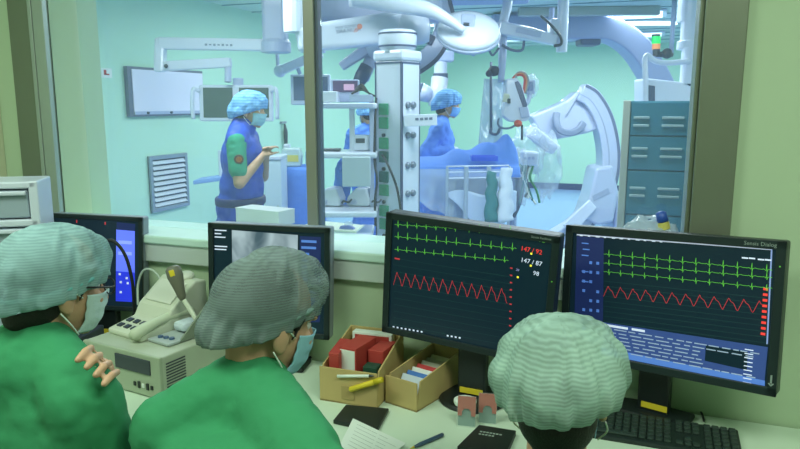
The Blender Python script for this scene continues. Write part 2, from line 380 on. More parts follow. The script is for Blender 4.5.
struct(bx('wall_theatre_back', M_ORWALL, (-4.85, YB, 0), (4.2, YB+.1, OR_CEIL)))
struct(bx('wall_theatre_right', M_ORWALL, (4.1, D+T, 0), (4.2, YB, OR_CEIL)))
struct(bx('baseboard_theatre_back', mat('dark_blue_baseboard', (52, 66, 110), .5), (-4.7, YB-.02, 0), (4.1, YB, .12)))
struct(bx('baseboard_theatre_left', mat('pale_blue_baseboard', (120, 150, 190), .5), (-4.7, D+T, 0), (-4.68, YB, .1)))
# ceiling panel seams and light fittings
sm = MB()
for k in range(18): sm.box((-.3, 2.6+k*.62, OR_CEIL-.004), (8.9, .022, .012))
struct(sm.build('trim_2', mat('ceiling_seam', (120, 160, 165), .6)))
for i, (x, y) in enumerate(OR_LAMPS):
    t = thing('ceiling_light', (x, y, OR_CEIL), 'recessed rectangular LED panel in the theatre ceiling, over the far side' , 'light', 'theatre ceiling lights')
    t['label'] = 'recessed white LED panel among the rows in the theatre ceiling'
    MB().box((x, y, OR_CEIL-.015), (1.28, .66, .02)).build('frame', M_WHITE, t, bevel=.003)
    MB().box((x, y, OR_CEIL-.03), (1.18, .58, .012)).build('diffuser', M_LED, t)
for (x, y) in [(-1.5, .5), (.6, .5)]:  # panels added to go with the unseen green fill lamps
    t = thing('ceiling_light', (x, y, CEIL), 'unseen LED panel added as a greenish fill light in the control room ceiling', 'light', 'added control room fill lights')
    MB().box((x, y, CEIL-.015), (1.28, .66, .02)).build('frame', M_WHITE, t, bevel=.003)
    MB().box((x, y, CEIL-.03), (1.18, .58, .012)).build('diffuser', mat('led_dim', (225, 245, 215), emit=.8), t)
# window: steel surround, sill, mullion, panes
GY = D+.13
wf = MB()
wf.box((WX0-.085, D-.008, (WZ0+WZ1)/2), (.17, .03, WZ1-WZ0+.34)).box((WX1+.05, D-.008, (WZ0+WZ1)/2), (.10, .03, WZ1-WZ0+.34))
wf.box(((WX0+WX1)/2, D-.008, WZ1+.06), (WX1-WX0+.3, .03, .12))
wf.box((WX1-.006, D+T/2, (WZ0+WZ1)/2), (.012, T, WZ1-WZ0))
win = struct(wf.build('window_1', M_STEELD, bevel=.003))
MB().box((WX0-.012, D-.026, (WZ0+WZ1)/2+.1), (.05, .02, WZ1-WZ0+.2)).box((WX0-.052, D-.026, (WZ0+WZ1)/2+.1), (.018, .016, WZ1-WZ0+.2)).build('bright_edge_strip', M_STEEL, win, bevel=.002)
MB().box(((WX0+WX1)/2, D-.012, WZ0-.055), (WX1-WX0+.02, .03, .085)).build('bottom_rail', M_STEELH, win, bevel=.004)
MB().box(((WX0+WX1)/2, D+T/2-.012, WZ0-.015), (WX1-WX0, T+.05, .03)).build('sill', M_SILL, win, bevel=.006)
mx = aty(313.5, 120, GY).x
MB().box((mx, GY, (WZ0+WZ1)/2), (.04, .05, WZ1-WZ0)).build('mullion', mat('mullion_steel', (158, 158, 150), .4, metal=.5), win, bevel=.003)
MB().box((mx+.024, GY, (WZ0+WZ1)/2), (.012, .03, WZ1-WZ0)).build('mullion_gasket', mat('gasket_blue_grey', (90, 104, 124), .5), win)
for x0, x1 in ((WX0+.012, mx-.025), (mx+.035, WX1-.012)):
    MB().box(((x0+x1)/2, GY, (WZ0+WZ1)/2), (x1-x0, .008, WZ1-WZ0)).build('pane', M_GLASS, win)

# ================================================================== CONTROL DESK
DZ = .82
dk = thing('control_desk', (-.6, 1.65, 0), 'long pale laminate control desk running under the window', 'desk')
MB().box((0.05, 1.685, DZ-.015), (4.9, .62, .03)).build('desktop', M_DESK, dk, bevel=.004)
MB().box((0.05, 1.94, (DZ-.03)/2), (4.86, .02, DZ-.03)).build('modesty_panel', M_DESK, dk)
for x in (-2.38, -1.62, .55, 1.5, 2.44): MB().box((x, 1.70, (DZ-.03)/2), (.03, .5, DZ-.03)).build('side_panel', M_DESK, dk, bevel=.002)

# drawers at the end of the desk
def drawers():
    q = aty(37, 181, 1.62); zt, z0, W, dp = q.z, DZ, .36, .17
    M = Matrix.Translation((q.x, q.y, 0)) @ Matrix.Rotation(R(34), 4, 'Z')      # local x from -W to 0 along the front
    t = thing('plastic_drawer_tower', (q.x, q.y, z0), 'white plastic drawer tower with clear fronts at the wall end of the desk', 'drawers')
    n = 5; st = (zt-z0-.024)/n; m = MB(M)
    for x in (-W+.014, -.014): m.box((x, dp/2, (z0+zt)/2), (.028, dp, zt-z0))
    for k in range(n+1): m.box((-W/2, dp/2, z0+.012+k*st), (W-.01, dp, .022))
    m.box((-W/2, dp-.006, (z0+zt)/2), (W, .012, zt-z0)); m.build('frame', M_WHITE, t, bevel=.005)
    for k in range(n):
        zc = z0+.012+(k+.5)*st; dh = st-.03
        d = MB(M).box((-W/2, dp/2-.004, zc), (W-.064, dp-.03, dh)).build('drawer', mat('frosted_drawer', (156, 172, 184), .3), t, bevel=.006)
        MB(M).box((-W/2, .004, zc+dh*.5-.01), (W-.07, .016, .014)).build('handle', M_WHITE, d, bevel=.004)
    tag(MB(M).box((-.28, .08, zt+.03), (.09, .09, .06)).build('yellow_box', mat('yellow_carton', (216, 205, 70), .6), None, bevel=.003), 'small yellow carton standing on the white plastic drawer tower', 'box')
drawers()

# ------------------------------------------------------------------ monitors
def screen_map(M, w, h):
    """pixel -> u,v on the panel face, so writing sits where it is on the real screen"""
    Mi = M.inverted(); a = Mi @ EYE
    def f(px, py):
        d = Mi.to_3x3() @ ray(px, py); q = a+d*(-a.y/d.y); return q.x, q.z
    return f
def monitor(label, w, h, pos, yaw, tilt, roll, base_xy, bez=.022, edge=M_BEZEL, dep=.05, disc=.1, sticker=True, square=False, group=None):
    M = frame(pos, yaw, tilt, roll)
    t = thing('monitor', (base_xy[0], base_xy[1], DZ), label, 'monitor')
    MB(M).box((0, dep/2+.001, 0), (w, dep, h)).build('housing', edge, t, bevel=.006)
    m = MB(M)
    for c, d in (((0, -.002, h/2-bez/2), (w, .012, bez)), ((0, -.002, -h/2+bez/2), (w, .012, bez)), ((-w/2+bez/2, -.002, 0), (bez, .012, h)), ((w/2-bez/2, -.002, 0), (bez, .012, h))): m.box(c, d)
    m.build('bezel', M_BEZEL, t, bevel=.002)
    s = MB(M).box((0, .001, 0), (w-2*bez+.002, .004, h-2*bez+.002)).build('screen', E_SCR, t)
    p = M @ V((0, dep, -h*.2)); b = V((base_xy[0], base_xy[1], DZ))
    n = MB(); n.box((b.x, b.y, (DZ+.015+p.z)/2), (.085, .035, p.z-DZ), rz=yaw); n.build('stand', M_BLACK, t, bevel=.006)
    MB(M).box((0, dep+.02, -h*.08), (.14, .05, .14)).build('mount', M_BLACK, t, bevel=.008)
    if square: MB().box((b.x, b.y, DZ+.009), (.2, .10, .018), rz=yaw).build('base', M_BLACK, t, bevel=.008)
    else: MB().lathe([(disc, 0), (disc+.002, .006), (disc-.006, .013), (disc*.5, .018), (.02, .02)], Matrix.Translation(b), n=48).build('base', M_BLACK, t, smooth=False, bevel=.002)
    if sticker:
        MB().box((b.x-math.sin(-yaw)*0, b.y-.0205, DZ+.035), (.07, .003, .016), rz=yaw).build('sticker', M_YEL, t, label='yellow sticker')
    return t, M, s
def face(M, x, z, out=.0022): return M @ Matrix.Translation((x, -out, z)) @ Matrix.Rotation(R(90), 4, 'X')
def rects(name, rs, M, m, par, out=.0018):
    if name in ('marker_dot', 'side_icon', 'power_light', 'corner_word', 'side_word', 'window_field', 'window_button', 'red_mark', 'list_heading', 'scale_mark'):
        for (x0, z0, x1, z1) in rs: MB(M).box(((x0+x1)/2, -out, (z0+z1)/2), (abs(x1-x0), .0006, abs(z1-z0))).build(name, m, par)
        return
    q = MB(M)
    for (x0, z0, x1, z1) in rs: q.box(((x0+x1)/2, -out, (z0+z1)/2), (abs(x1-x0), .0006, abs(z1-z0)))
    return q.build(name, m, par)
def trace(name, pts, M, m, par, wd=.0009, out=.0022):
    q = MB(M); P = [V((x, -out, z)) for x, z in pts]
    for a, b in zip(P, P[1:]):
        d = b-a
        if d.length < 1e-6: continue
        nrm = V((-d.z, 0, d.x)).normalized()*wd/2; e = d.normalized()*wd*.3
        q.quad(a-e+nrm, b+e+nrm, b+e-nrm, a-e-nrm)
    return q.build(name, m, par)
def L2(f, p0, p1, n): 
    a = f(*p0); b = f(*p1); return [(a[0]+(b[0]-a[0])*i/n, a[1]+(b[1]-a[1])*i/n) for i in range(n+1)]
def ecg(f, p0, p1, beats, up, dn):
    a = V(f(*p0)); b = V(f(*p1)); n = len(beats); pts = []; 
    def P(u, dz): q = a+(b-a)*u; return (q.x, q.y+dz)
    pts.append(P(0, 0)); W = 1/(n+.2)
    for u in beats:
        pts += [P(u-.30*W, 0), P(u-.22*W, up*.12), P(u-.14*W, 0), P(u-.04*W, -dn*.3), P(u, up), P(u+.035*W, -dn), P(u+.08*W, 0), P(u+.25*W, up*.14), P(u+.38*W, up*.02)]
    pts.append(P(1, 0)); return pts
def pulse(f, p0, p1, peaks, amp):
    a = V(f(*p0)); b = V(f(*p1)); pts = []
    for i in range(241):
        u = i/240; ph = (u*peaks) % 1
        y = (ph/.35 if ph < .35 else 1-(ph-.35)/.65*1.0-.07*math.sin((ph-.35)/.65*9)); q = a+(b-a)*u; pts.append((q.x, q.y+amp*(y-.5)))
    return pts

# --- middle monitor, physiological traces
m3, M, s = monitor('wide black monitor with green heart traces over a dark screen, on a round black foot', .50, .366, (-.472, 1.806, 1.177), R(-5.5), R(2.1), R(3.6), (-.46, 1.87), bez=.02, disc=.098)
f = screen_map(M, .5, .366)
E1 = [.02, .105, .19, .275, .36, .445, .53, .655, .74, .83, .91, .985][0:12]
tr = []
for (p0, p1, up, dn) in (((395, 224.5), (514, 232.5), .017, .008), ((395, 236.5), (516, 248.5), .015, .007), ((395, 249.3), (508, 260.5), .011, .006)):
    trace('heart_trace', ecg(f, p0, p1, [.03+.083*i+(.03 if i > 6 else 0) for i in range(12)], up, dn), M, E_GREEN, s, .0010)
trace('pressure_trace', pulse(f, (394, 278), (508, 296), 12.0, .040), M, E_RED, s, .0012)
g = []
for k in range(11):
    a = f(394, 258+k*6.6); b = f(512, 277+k*6.9); g.append([a, b])
q = MB(M)
for a, b in g: q.quad(V((a[0], -.0016, a[1]+.0004)), V((b[0], -.0016, b[1]+.0004)), V((b[0], -.0016, b[1]-.0004)), V((a[0], -.0016, a[1]-.0004)))
q.build('grid_lines', E_GRID, s)
rects('scale_mark', [(x-.003, z-.0018, x+.003, z+.0018) for x, z in [f(511.5-.15*k, 268+k*7.2) for k in range(9)]], M, E_RED, s)
for (px, py, st, hh, mm, nm) in ((539, 241.5, '72', .016, E_GREEN, 'heart_rate'), (520.5, 250, '147 / 92', .0175, E_REDB, 'pressure_reading'), (520.5, 261.5, '147 / 87', .0175, E_WHITE, 'pressure_reading'), (533, 274.5, '98', .0165, E_WHITE, 'mean_reading'), (516, 270.5, '20', .009, mat('text_lilac', (140, 140, 190), emit=.8), 'rate_reading')):
    x, z = f(px, py); text(nm, st, face(M, x, z) @ Matrix.Rotation(R(-3), 4, 'Z'), hh, mm, s)
rects('marker_dot', [(x-.0025, z-.0025, x+.0025, z+.0025) for x, z in [f(531.5, 253.5), f(531, 265.5), f(518, 277)]], M, E_YEL, s, .002)
rects('label_marks', [(x-.005, z-.002, x+.005, z+.002) for x, z in [f(519.5, 232), ]], M, E_GREEN, s)
rects('status_marks', [(x, z-.0022, x+.0055, z+.0022) for x, z in [f(393+4*i, 326.5+.7*i) for i in range(8)]], M, E_WHITE, s)
rects('status_marks', [(x, z-.0022, x+.0055, z+.0022) for x, z in [f(447+4*i, 335.3+.7*i) for i in range(4)]], M, E_WHITE, s)
rects('lead_marks', [(x, z-.0025, x+.016, z+.0015) for x, z in [f(395, 258)]], M, E_RED, s)
x, z = f(535, 229.6); text('lettering', 'Sensis Realtime', face(M, -.25+.5-.075, .366/2-.0125, .0085), .0085, mat('bezel_print', (140, 156, 150)), m3)
rects('power_light', [(.25-.012, .06, .25-.009, .063), (.25-.012, -.08, .25-.009, -.077)], M, E_GREEN, m3, .0085)

# --- right monitor
m4, M, s = monitor('large tilted black monitor against the pale green wall, list of events under green traces', .555, .375, (.043, 1.875, 1.164), R(-17.8), R(-5.8), R(-2.1), (.04, 1.942), bez=.022, square=True)
f = screen_map(M, .555, .375)
def poly(name, pp, m, par, out=.0016):
    q = MB(M); v = [f(*p) for p in pp]; q._f(q._v([(x, -out, z) for x, z in v])); return q.build(name, m, par)
poly('side_panel_screen', [(577, 236), (604, 238), (603, 345), (574, 340)], E_NAVY, s)
poly('event_list', [(603, 322), (768, 347), (764, 387), (601, 352)], mat('list_blue', (44, 66, 122), emit=.7), s)
poly('event_list_highlight', [(602, 347), (765, 380.5), (765, 386), (601, 354)], E_BLUEL, s, .0019)
poly('list_blank', [(706, 345), (748, 352), (747, 370), (705, 360.5)], E_SCR, s, .002)
poly('title_bar', [(577, 234), (772, 249), (772, 250.2), (577, 235.2)], E_WHITE, s)
poly('side_rule', [(771, 249), (772.6, 249), (768, 344), (766.4, 344)], mat('rule_blue', (120, 140, 190), emit=.7), s)
for (p0, p1, up, dn) in (((604, 254), (770, 270), .013, .007), ((604, 263), (770, 277.5), .011, .006), ((604, 271.5), (770, 288), .008, .008)):
    trace('heart_trace', ecg(f, p0, p1, [.035+.079*i for i in range(13)], up, dn), M, E_GREEN, s, .0010)
trace('pressure_trace', pulse(f, (604, 291), (763, 307), 11.6, .030), M, E_RED, s, .0012)
q = MB(M)
for k in range(9):
    a = f(604, 281+k*5.0); b = f(766, 298+k*5.6); q.quad(V((a[0], -.0016, a[1]+.0004)), V((b[0], -.0016, b[1]+.0004)), V((b[0], -.0016, b[1]-.0004)), V((a[0], -.0016, a[1]-.0004)))
q.build('grid_lines', E_GRID, s)
rects('scale_mark', [(x-.005, z-.003, x+.005, z+.003) for x, z in [f(765.8-.33*k, 289+k*5.6) for k in range(9)]], M, E_REDB, s)
rects('menu_marks', [(x, z-.0015, x+random.uniform(.006, .014), z+.0015) for x, z in [f(580+8*i, 235.4+.62*i) for i in range(11)]], M, E_WHITE, s, .002)
rects('side_icon', [(x-.004, z-.004, x+.004, z+.004) for x, z in [f(584+7*i, 262+9.5*j+.6*i) for i in range(3) for j in range(8) if (i+j) % 4]], M, E_BLUEL, s, .002)
rects('side_word', [(x, z-.0016, x+.02, z+.0016) for x, z in [f(582, 243), f(583, 249), f(582, 255), f(582, 271), f(582, 281)]], M, E_BLUEL, s, .0021)
li = []
for r_ in range(7):
    u = 606
    while u < 752:
        l = random.uniform(5, 14)
        if not (u+l > 704 and 1 < r_ < 6): 
            v = 328+r_*3.5+(u-606)*(.168+.004*r_); a = f(u, v); b = f(u+l, v+l*.17); li.append((a[0], a[1]-.0014, b[0], a[1]+.0012))
        u += l+random.uniform(1.5, 4)
rects('list_entries', li, M, mat('list_text', (150, 168, 196), emit=.42), s, .0021)
rects('list_times', [(x, z-.0012, x+.019, z+.0012) for x, z in [f(745-.25*k, 349+k*4.1) for k in range(10)]], M, E_WHITE, s, .0022)
rects('list_heading', [(x, z-.003, x+l, z+.003) for (x, z), l in ((f(603, 324.5), .07), (f(632, 329), .035))], M, E_WHITE, s, .0022)
rects('corner_word', [(x, z-.0018, x+.014, z+.0018) for x, z in [f(742, 257.6), f(749, 258), f(758, 259.2), f(765, 259.6)]], M, E_WHITE, s, .0022)
text('lettering', 'Sensis Dialog', face(M, .2775-.092, .1875-.0155, .0085), .0135, mat('bezel_print', (140, 156, 150)), m4)
ar = MB(M); ar.box((.2775-.012, -.009, -.145), (.004, .001, .02)).box((.2775-.0145, -.009, -.158), (.0085, .001, .003), ry=R(45)).box((.2775-.0095, -.009, -.158), (.0085, .001, .003), ry=R(-45)).build('arrow_mark', mat('bezel_print', (140, 156, 150)), m4)
rects('power_light', [(.2775-.0125, .125, .2775-.0095, .128)], M, E_GREEN, m4, .0088)

# --- second monitor with an x-ray image
m2, M, s = monitor('squarish monitor showing a grey x-ray image, behind the woman in the dark cap', .405, .36, (-1.135, 1.868, 1.121), R(10.3), R(-2.8), R(.7), (-1.13, 1.905), bez=.018, edge=M_SILVER, square=True)
f = screen_map(M, .4, .36)
im = bpy.data.materials.new('x_ray_image'); im.use_nodes = True; nt = im.node_tree; b = nt.nodes['Principled BSDF']
tc = nt.nodes.new('ShaderNodeTexCoord'); nz = nt.nodes.new('ShaderNodeTexNoise'); nz.inputs['Scale'].default_value = 9; nz.inputs['Distortion'].default_value = 1.2; nt.links.new(tc.outputs['Object'], nz.inputs[0])
rp = nt.nodes.new('ShaderNodeValToRGB'); rp.color_ramp.elements[0].position = .35; rp.color_ramp.elements[0].color = (*lin((70, 98, 112)), 1); rp.color_ramp.elements[1].position = .65; rp.color_ramp.elements[1].color = (*lin((186, 212, 218)), 1)
nt.links.new(nz.outputs['Fac'], rp.inputs[0]); nt.links.new(rp.outputs[0], b.inputs['Emission Color']); b.inputs['Emission Strength'].default_value = .8; b.inputs['Base Color'].default_value = (.02, .02, .02, 1)
poly('x_ray_picture', [(232, 230), (298, 235), (297, 318), (233, 318)], im, s)
poly('tool_panel', [(300, 236), (321, 237), (320, 322), (299, 322)], E_NAVY, s)
rects('tool_marks', [(x, z-.004, x+random.uniform(.012, .05), z+.004) for x, z in [f(301.5, 241+k*6.3) for k in range(12)]], M, E_BLUEL, s, .002)
rects('text_marks', [(x, z-.0018, x+random.uniform(.02, .045), z+.0018) for x, z in [f(215, 230+k*3.4) for k in range(3)]+[f(215, 246+k*3) for k in range(2)]], M, E_WHITE, s, .002)
a = [V(f(*p)) for p in ((256, 262), (262, 251), (274, 246), (286, 250), (292, 260))]
trace('catheter_line', [(p.x, p.y) for p in bez([(q.x, q.y, 0) for q in a], 8)], M, E_SCR, s, .003)

# --- first monitor
m1, M, s = monitor('squarish monitor with a blue side panel behind the man with glasses', .345, .345, (-1.868, 1.905, 1.114), R(16), R(-3.3), R(1.9), (-1.86, 1.93), bez=.016, edge=M_SILVER, square=True)
f = screen_map(M, .345, .345)
poly('patient_window', [(116.5, 229), (135, 230), (135, 302), (116, 301)], E_VIO, s)
poly('patient_window_foot', [(116.3, 271), (135, 272.5), (135, 302), (116, 301)], mat('deep_blue_field', (36, 52, 205), emit=.8), s, .002)
poly('patient_window_head', [(117, 222), (135.5, 224), (135.3, 231), (116.8, 229.5)], E_NAVY, s, .002)
rects('menu_marks', [(x, z-.0018, x+.012, z+.0018) for x, z in [f(59+5.2*i, 214.5+.38*i) for i in range(11)]], M, E_WHITE, s, .002)
rects('window_field', [(x, z-.006, x+.05, z+.006) for x, z in [f(118.5, 242), f(118.5, 253)]], M, mat('field_pale', (130, 150, 245), emit=.8), s, .0022)
rects('window_button', [(x-.004, z-.004, x+.004, z+.004) for x, z in [f(120, 274), f(121, 282), f(128, 283), f(121, 292), f(127, 278)]], M, E_WHITE, s, .0022)
rects('red_mark', [(x-.002, z-.006, x+.002, z+.004) for x, z in [f(77, 221), f(105.5, 223)]], M, E_RED, s, .002)

# ------------------------------------------------------------------ desktop computer and the console on it
fl, fr, br = [atz(*p, .955) for p in ((82.8, 338.9), (159.2, 357.6), (209, 326))]
ux = (fr-fl).normalized(); uy = V((-ux.y, ux.x, 0)); pw = (fr-fl).length; pd = .29
yawp = math.atan2(ux.y, ux.x); MP = Matrix.Translation((fl+ux*pw/2).xy.to_3d()+V((0, 0, DZ))) @ Matrix.Rotation(yawp, 4, 'Z')
M_BEIGE = mat('beige_case', (176, 186, 164), .5)
pcx = thing('desktop_computer', MP.translation, 'flat beige desktop computer case lying on the desk under the phone console', 'computer')
MB(MP).box((0, pd/2+.008, .0675), (pw, pd, .127)).build('case', M_BEIGE, pcx, bevel=.005)
MB(MP).box((0, .006, .0675), (pw*1.0, .014, .13)).build('front_panel', mat('beige_front', (164, 176, 152), .5), pcx, bevel=.004)
MB(MP).box((.055, -.002, .095), (.15, .006, .045)).build('disc_drive', M_DGREY, pcx, bevel=.002)
MB(MP).lathe([(.013, 0), (.012, .005), (.0, .0055)], Matrix.Translation((-.075, .001, .075)) @ Matrix.Rotation(R(90), 4, 'X')).build('power_button', M_PAPER, pcx)
for k in range(5): MB(MP).box((.06+k*.018, -.002, .035), (.009, .005, .02 if k % 2 else .012)).build('port', M_BLACK if k != 2 else M_PAPER, pcx)
sv = MB(MP)
for k in range(9): sv.box((pw/2, .06, .035+k*.009), (.003, .075, .004))
sv.build('side_vents', M_DGREY, pcx)
for x in (-pw/2+.03, pw/2-.03):
    for y in (.04, pd-.03): MB(MP).box((x, y, .003), (.03, .03, .006)).build('foot', M_RUB, pcx)
MC = MP @ Matrix.Translation((0, 0, .131))
def consolex():
    """wedge shaped console: sloped head behind a key plate"""
    c = atz(150, 320, .955)
    t = thing('phone_console', c, 'pale wedge-shaped telephone console with handset, standing on the flat computer case', 'telephone')
    def P(px, py, z): return atz(px, py, z)
    z0 = .951
    A, B = P(108, 333, z0), P(141, 343, z0)                 # front edge of the key plate
    ax = (B-A).normalized(); ay = V((-ax.y, ax.x, 0)); W = .17
    Mx = Matrix(((ax.x, ay.x, 0, A.x), (ax.y, ay.y, 0, A.y), (0, 0, 1, z0), (0, 0, 0, 1)))
    MB(Mx).prism([(0, 0, 0), (0, 0, .018), (0, .10, .038), (0, .12, .075), (0, .22, .15), (0, .265, .145), (0, .27, 0)], (W, 0, 0)).build('body', mat('console_cream', (208, 214, 194), .45), t, bevel=.006)
    for i in range(4):
        for j in range(2):
            MB(Mx @ Matrix.Translation((.028+i*.035, .03+j*.035, .025+j*.007)) @ Matrix.Rotation(R(11), 4, 'X')).box((0, 0, 0), (.022, .02, .008)).build('key', M_DGREY, t, bevel=.002)
    MB(Mx @ Matrix.Translation((W*.5, .168, .112)) @ Matrix.Rotation(R(37), 4, 'X')).box((0, 0, .002), (W*.75, .09, .006)).build('cover_plate', mat('console_light', (218, 222, 206), .4), t, bevel=.003)
    MB(Mx @ Matrix.Translation((W*.6, .235, .152)) @ Matrix.Rotation(R(8), 4, 'X')).lathe([(.03, -.004), (.03, .006), (.022, .014), (.001, .016)], n=24).build('speaker_dome', mat('console_light', (218, 222, 206), .4), t, smooth=True)
    # handset lying in front
    h0, h1 = P(131, 337, .975), P(193, 310, 1.0)
    d = h1-h0; hs = MB().tube([h0+d*k+V((0, 0, .012*math.sin(k*3.14))) for k in (0, .06, .2, .4, .6, .8, .94, 1)], [.012, .02, .019, .015, .015, .016, .021, .012], 12).build('handset', mat('handset_cream', (196, 206, 180), .45), t, smooth=True)
    # upright microphone with a yellow sticker
    ms = P(188, 332, .965)
    MB().tube(bez([ms, ms+V((.03, .01, .02)), ms+V((.02, .01, .05)), atd(184, 300, (ms-EYE).dot(FW))]), .008, 8).build('neck', mat('console_cream', (208, 214, 194), .45), t, smooth=True)
    b0 = atd(183, 300, (ms-EYE).dot(FW)); b1 = atd(172, 266, (ms-EYE).dot(FW)-.01)
    mh = MB().tube([b0+(b1-b0)*k for k in (0, .1, .35, .7, .92, 1)], [.008, .013, .017, .025, .024, .014], 14).build('microphone', mat('mic_grey_brown', (112, 112, 96), .5), t, smooth=True)
    sd = (b1-b0).normalized(); c0 = b0+(b1-b0)*.8-FW*.021
    MB(basis(c0, sd, -FW)).box((0, 0, 0), (.017, .022, .008)).build('sticker', M_YEL, mh, bevel=.003, label='yellow sticker')
    # side tray with papers
    Bk = P(205, 320, z0)
    MB(Mx).box((W+.055, .12, .006), (.1, .2, .008)).build('tray', mat('tray_grey', (170, 182, 180), .5), t, bevel=.002)
    MB(Mx).box((W+.045, .14, .03), (.055, .07, .03)).build('tray_pad', mat('pad_white', (205, 220, 228), .5), t, bevel=.012)
    for k in range(3): MB(Mx).lathe([(.009, .01), (.008, .016), (.001, .017)], Matrix.Translation((W+.03+k*.022, .05+k*.004, 0)), n=14).build('dial', mat('dial_blue', (70, 96, 130), .4), t)
    MB(Mx).prism([(W+.1, .06, .004), (W+.1, .23, .004), (W+.1, .23, .12), (W+.1, .20, .12)], (.006, 0, 0)).build('side_shield', mat('shield_olive', (128, 140, 122), .5), t)
    return t
consolex()

# cables by the consoles
def cable(label, pts, r, m, name='cable'): 
    return tag(MB().tube(bez(pts, 10), r, 8).build(name, m, None, smooth=True), label, 'cable')
f1 = lambda px, py, d: atd(px, py, d)
cable('black cable looping in front of the monitor with the blue side panel', [aty(93, 262, 1.80), aty(100, 245, 1.80), aty(113, 241, 1.81), aty(125, 255, 1.82), aty(132, 280, 1.83), aty(134, 304, 1.84), aty(134, 316, 1.85)], .006, M_RUB)
cable('white cable arching up behind the cream telephone console', [aty(138, 305, 1.90), aty(138, 285, 1.92), aty(143, 271, 1.93), aty(152, 270, 1.93), aty(160, 279, 1.93), aty(163, 292, 1.93)], .004, M_CABLEW)
# dark box behind the man with glasses
bc = atz(98, 322, DZ+.09)
t = thing('recorder_box', (bc.x, bc.y, DZ), 'low black equipment box with a yellow sticker, beside the flat computer case', 'equipment')
MB(Matrix.Translation((bc.x+.01, bc.y-.12, DZ)) @ Matrix.Rotation(R(12), 4, 'Z')).box((0, 0, .05), (.14, .14, .1)).build('body', M_DGREY, t, bevel=.006)
MB(Matrix.Translation((bc.x+.01, bc.y-.12, DZ)) @ Matrix.Rotation(R(12), 4, 'Z')).box((.03, -.0715, .08), (.055, .003, .018)).build('sticker', M_YEL, t)

# ------------------------------------------------------------------ boxes, cards and paper
def open_box(label, c, w, d, h, yaw, slope=0, wall=.005):
    t = thing('cardboard_box', (c[0], c[1], DZ), label, 'box'); M = Matrix.Translation((c[0], c[1], DZ)) @ Matrix.Rotation(yaw, 4, 'Z')
    MB(M).box((0, 0, wall/2), (w, d, wall)).build('bottom', M_CARDIN, t)
    MB(M).box((0, -d/2+wall/2, h/2), (w, wall, h)).build('front', M_CARD, t, bevel=.001)
    MB(M).box((0, d/2-wall/2, (h+slope)/2), (w, wall, h+slope)).build('back', M_CARD, t, bevel=.001)
    for x in (-1, 1):
        a = x*(w/2-wall/2)-wall/2
        MB(M).prism([(a, -d/2, 0), (a, d/2, 0), (a, d/2, h+slope), (a, -d/2+.02, h)], (wall, 0, 0)).build('side', M_CARD, t, bevel=.001)
    return t, M
K = .905  # desk is this much nearer per unit than a 0.73 m one
c1 = (atz(349, 405, DZ)+atz(362, 385, DZ))/2
b1l, b1r = atz(320, 400, DZ), atz(377, 409, DZ); yb = math.atan2((b1r-b1l).y, (b1r-b1l).x)
W1 = (b1r-b1l).length; cen = (b1l+b1r)/2+V((-math.sin(yb), math.cos(yb), 0))*.115
bxo, MBX = open_box('open cardboard box crammed with red and white cartons', cen, W1, .23, .105, yb, slope=.055)
MB(MBX).box((0, -.1165, .035), (.04, .001, .04)).build('front_label', mat('card_print', (170, 150, 96), .8), bxo)
b2l, b2r = atz(384, 402, DZ), atz(418, 413, DZ); yb2 = math.atan2((b2r-b2l).y, (b2r-b2l).x); W2 = (b2r-b2l).length
cen2 = (b2l+b2r)/2+V((-math.sin(yb2), math.cos(yb2), 0))*.125
bxo2, MBX2 = open_box('narrow cardboard tray of small cards in front of the middle monitor', cen2, W2-.01, .25, .085, yb2, slope=.03)
def carton(M, c, d, ry, lab, m=M_RED, side=M_PAPER, tilt=0):
    Mx = M @ Matrix.Translation(c) @ Matrix.Rotation(ry, 4, 'Z') @ Matrix.Rotation(tilt, 4, 'X')
    t = thing('carton', Mx.translation, lab, 'carton', 'red cartons in the cardboard box')
    MB(Mx).box((0, 0, d[2]/2), d).build('sleeve', m, t, bevel=.0015)
    MB(Mx).box((0, -d[1]/2-.0006, d[2]/2), (d[0]*.86, .0012, d[2]*.9)).build('end_label', side, t)
    return t
carton(MBX, (-W1/2+.03, -.03, .006), (.032, .11, .14), R(6), 'narrow red carton at the end nearest the woman, plain red face', side=M_RED, tilt=R(4))
carton(MBX, (-.012, -.01, .006), (.058, .12, .148), R(-8), 'red carton with a white front label in the middle of the box')
carton(MBX, (.052, .03, .006), (.05, .1, .13), R(-4), 'red carton pushed in beside a dark green packet', side=M_RED)
t = carton(MBX, (.0, .085, .006), (.13, .03, .15), R(2), 'white-topped red carton standing along the back of the box', m=M_PAPER, side=M_RED)
o = tag(MB(MBX @ Matrix.Translation((.052, -.055, .006))).box((0, 0, .05), (.045, .04, .1)).build('packet', mat('dark_green_packet', (34, 74, 56), .6), None, bevel=.003), 'dark green packet in the cardboard box of red cartons', 'packet')
MPn = MBX @ Matrix.Translation((W1/2-.035, -.122, .07)) @ Matrix.Rotation(R(-24), 4, 'Y')
t = thing('yellow_marker', MPn.translation, 'yellow marker pen lying slantwise across the front of the cardboard box', 'pen')
MB(MPn).tube([(-.05, 0, 0), (-.048, 0, 0), (.03, 0, 0), (.032, 0, 0)], [.006, .008, .008, .006], 12).build('barrel', M_YEL, t, smooth=True)
MB(MPn).tube([(.032, 0, 0), (.034, 0, 0), (.06, 0, 0), (.062, 0, 0)], [.006, .009, .0085, .006], 12).build('pen_cap', mat('pen_yellow_dark', (200, 180, 30), .5), t, smooth=True)
MQ = MBX @ Matrix.Translation((.02, -.121, .092)) @ Matrix.Rotation(R(-8), 4, 'Y')
t = thing('white_pen', MQ.translation, 'thin white pen tucked along the box rim above the yellow marker', 'pen')
MB(MQ).tube([(-.05, 0, 0), (.05, 0, 0)], .0045, 10).build('barrel', M_PAPER, t, smooth=True)
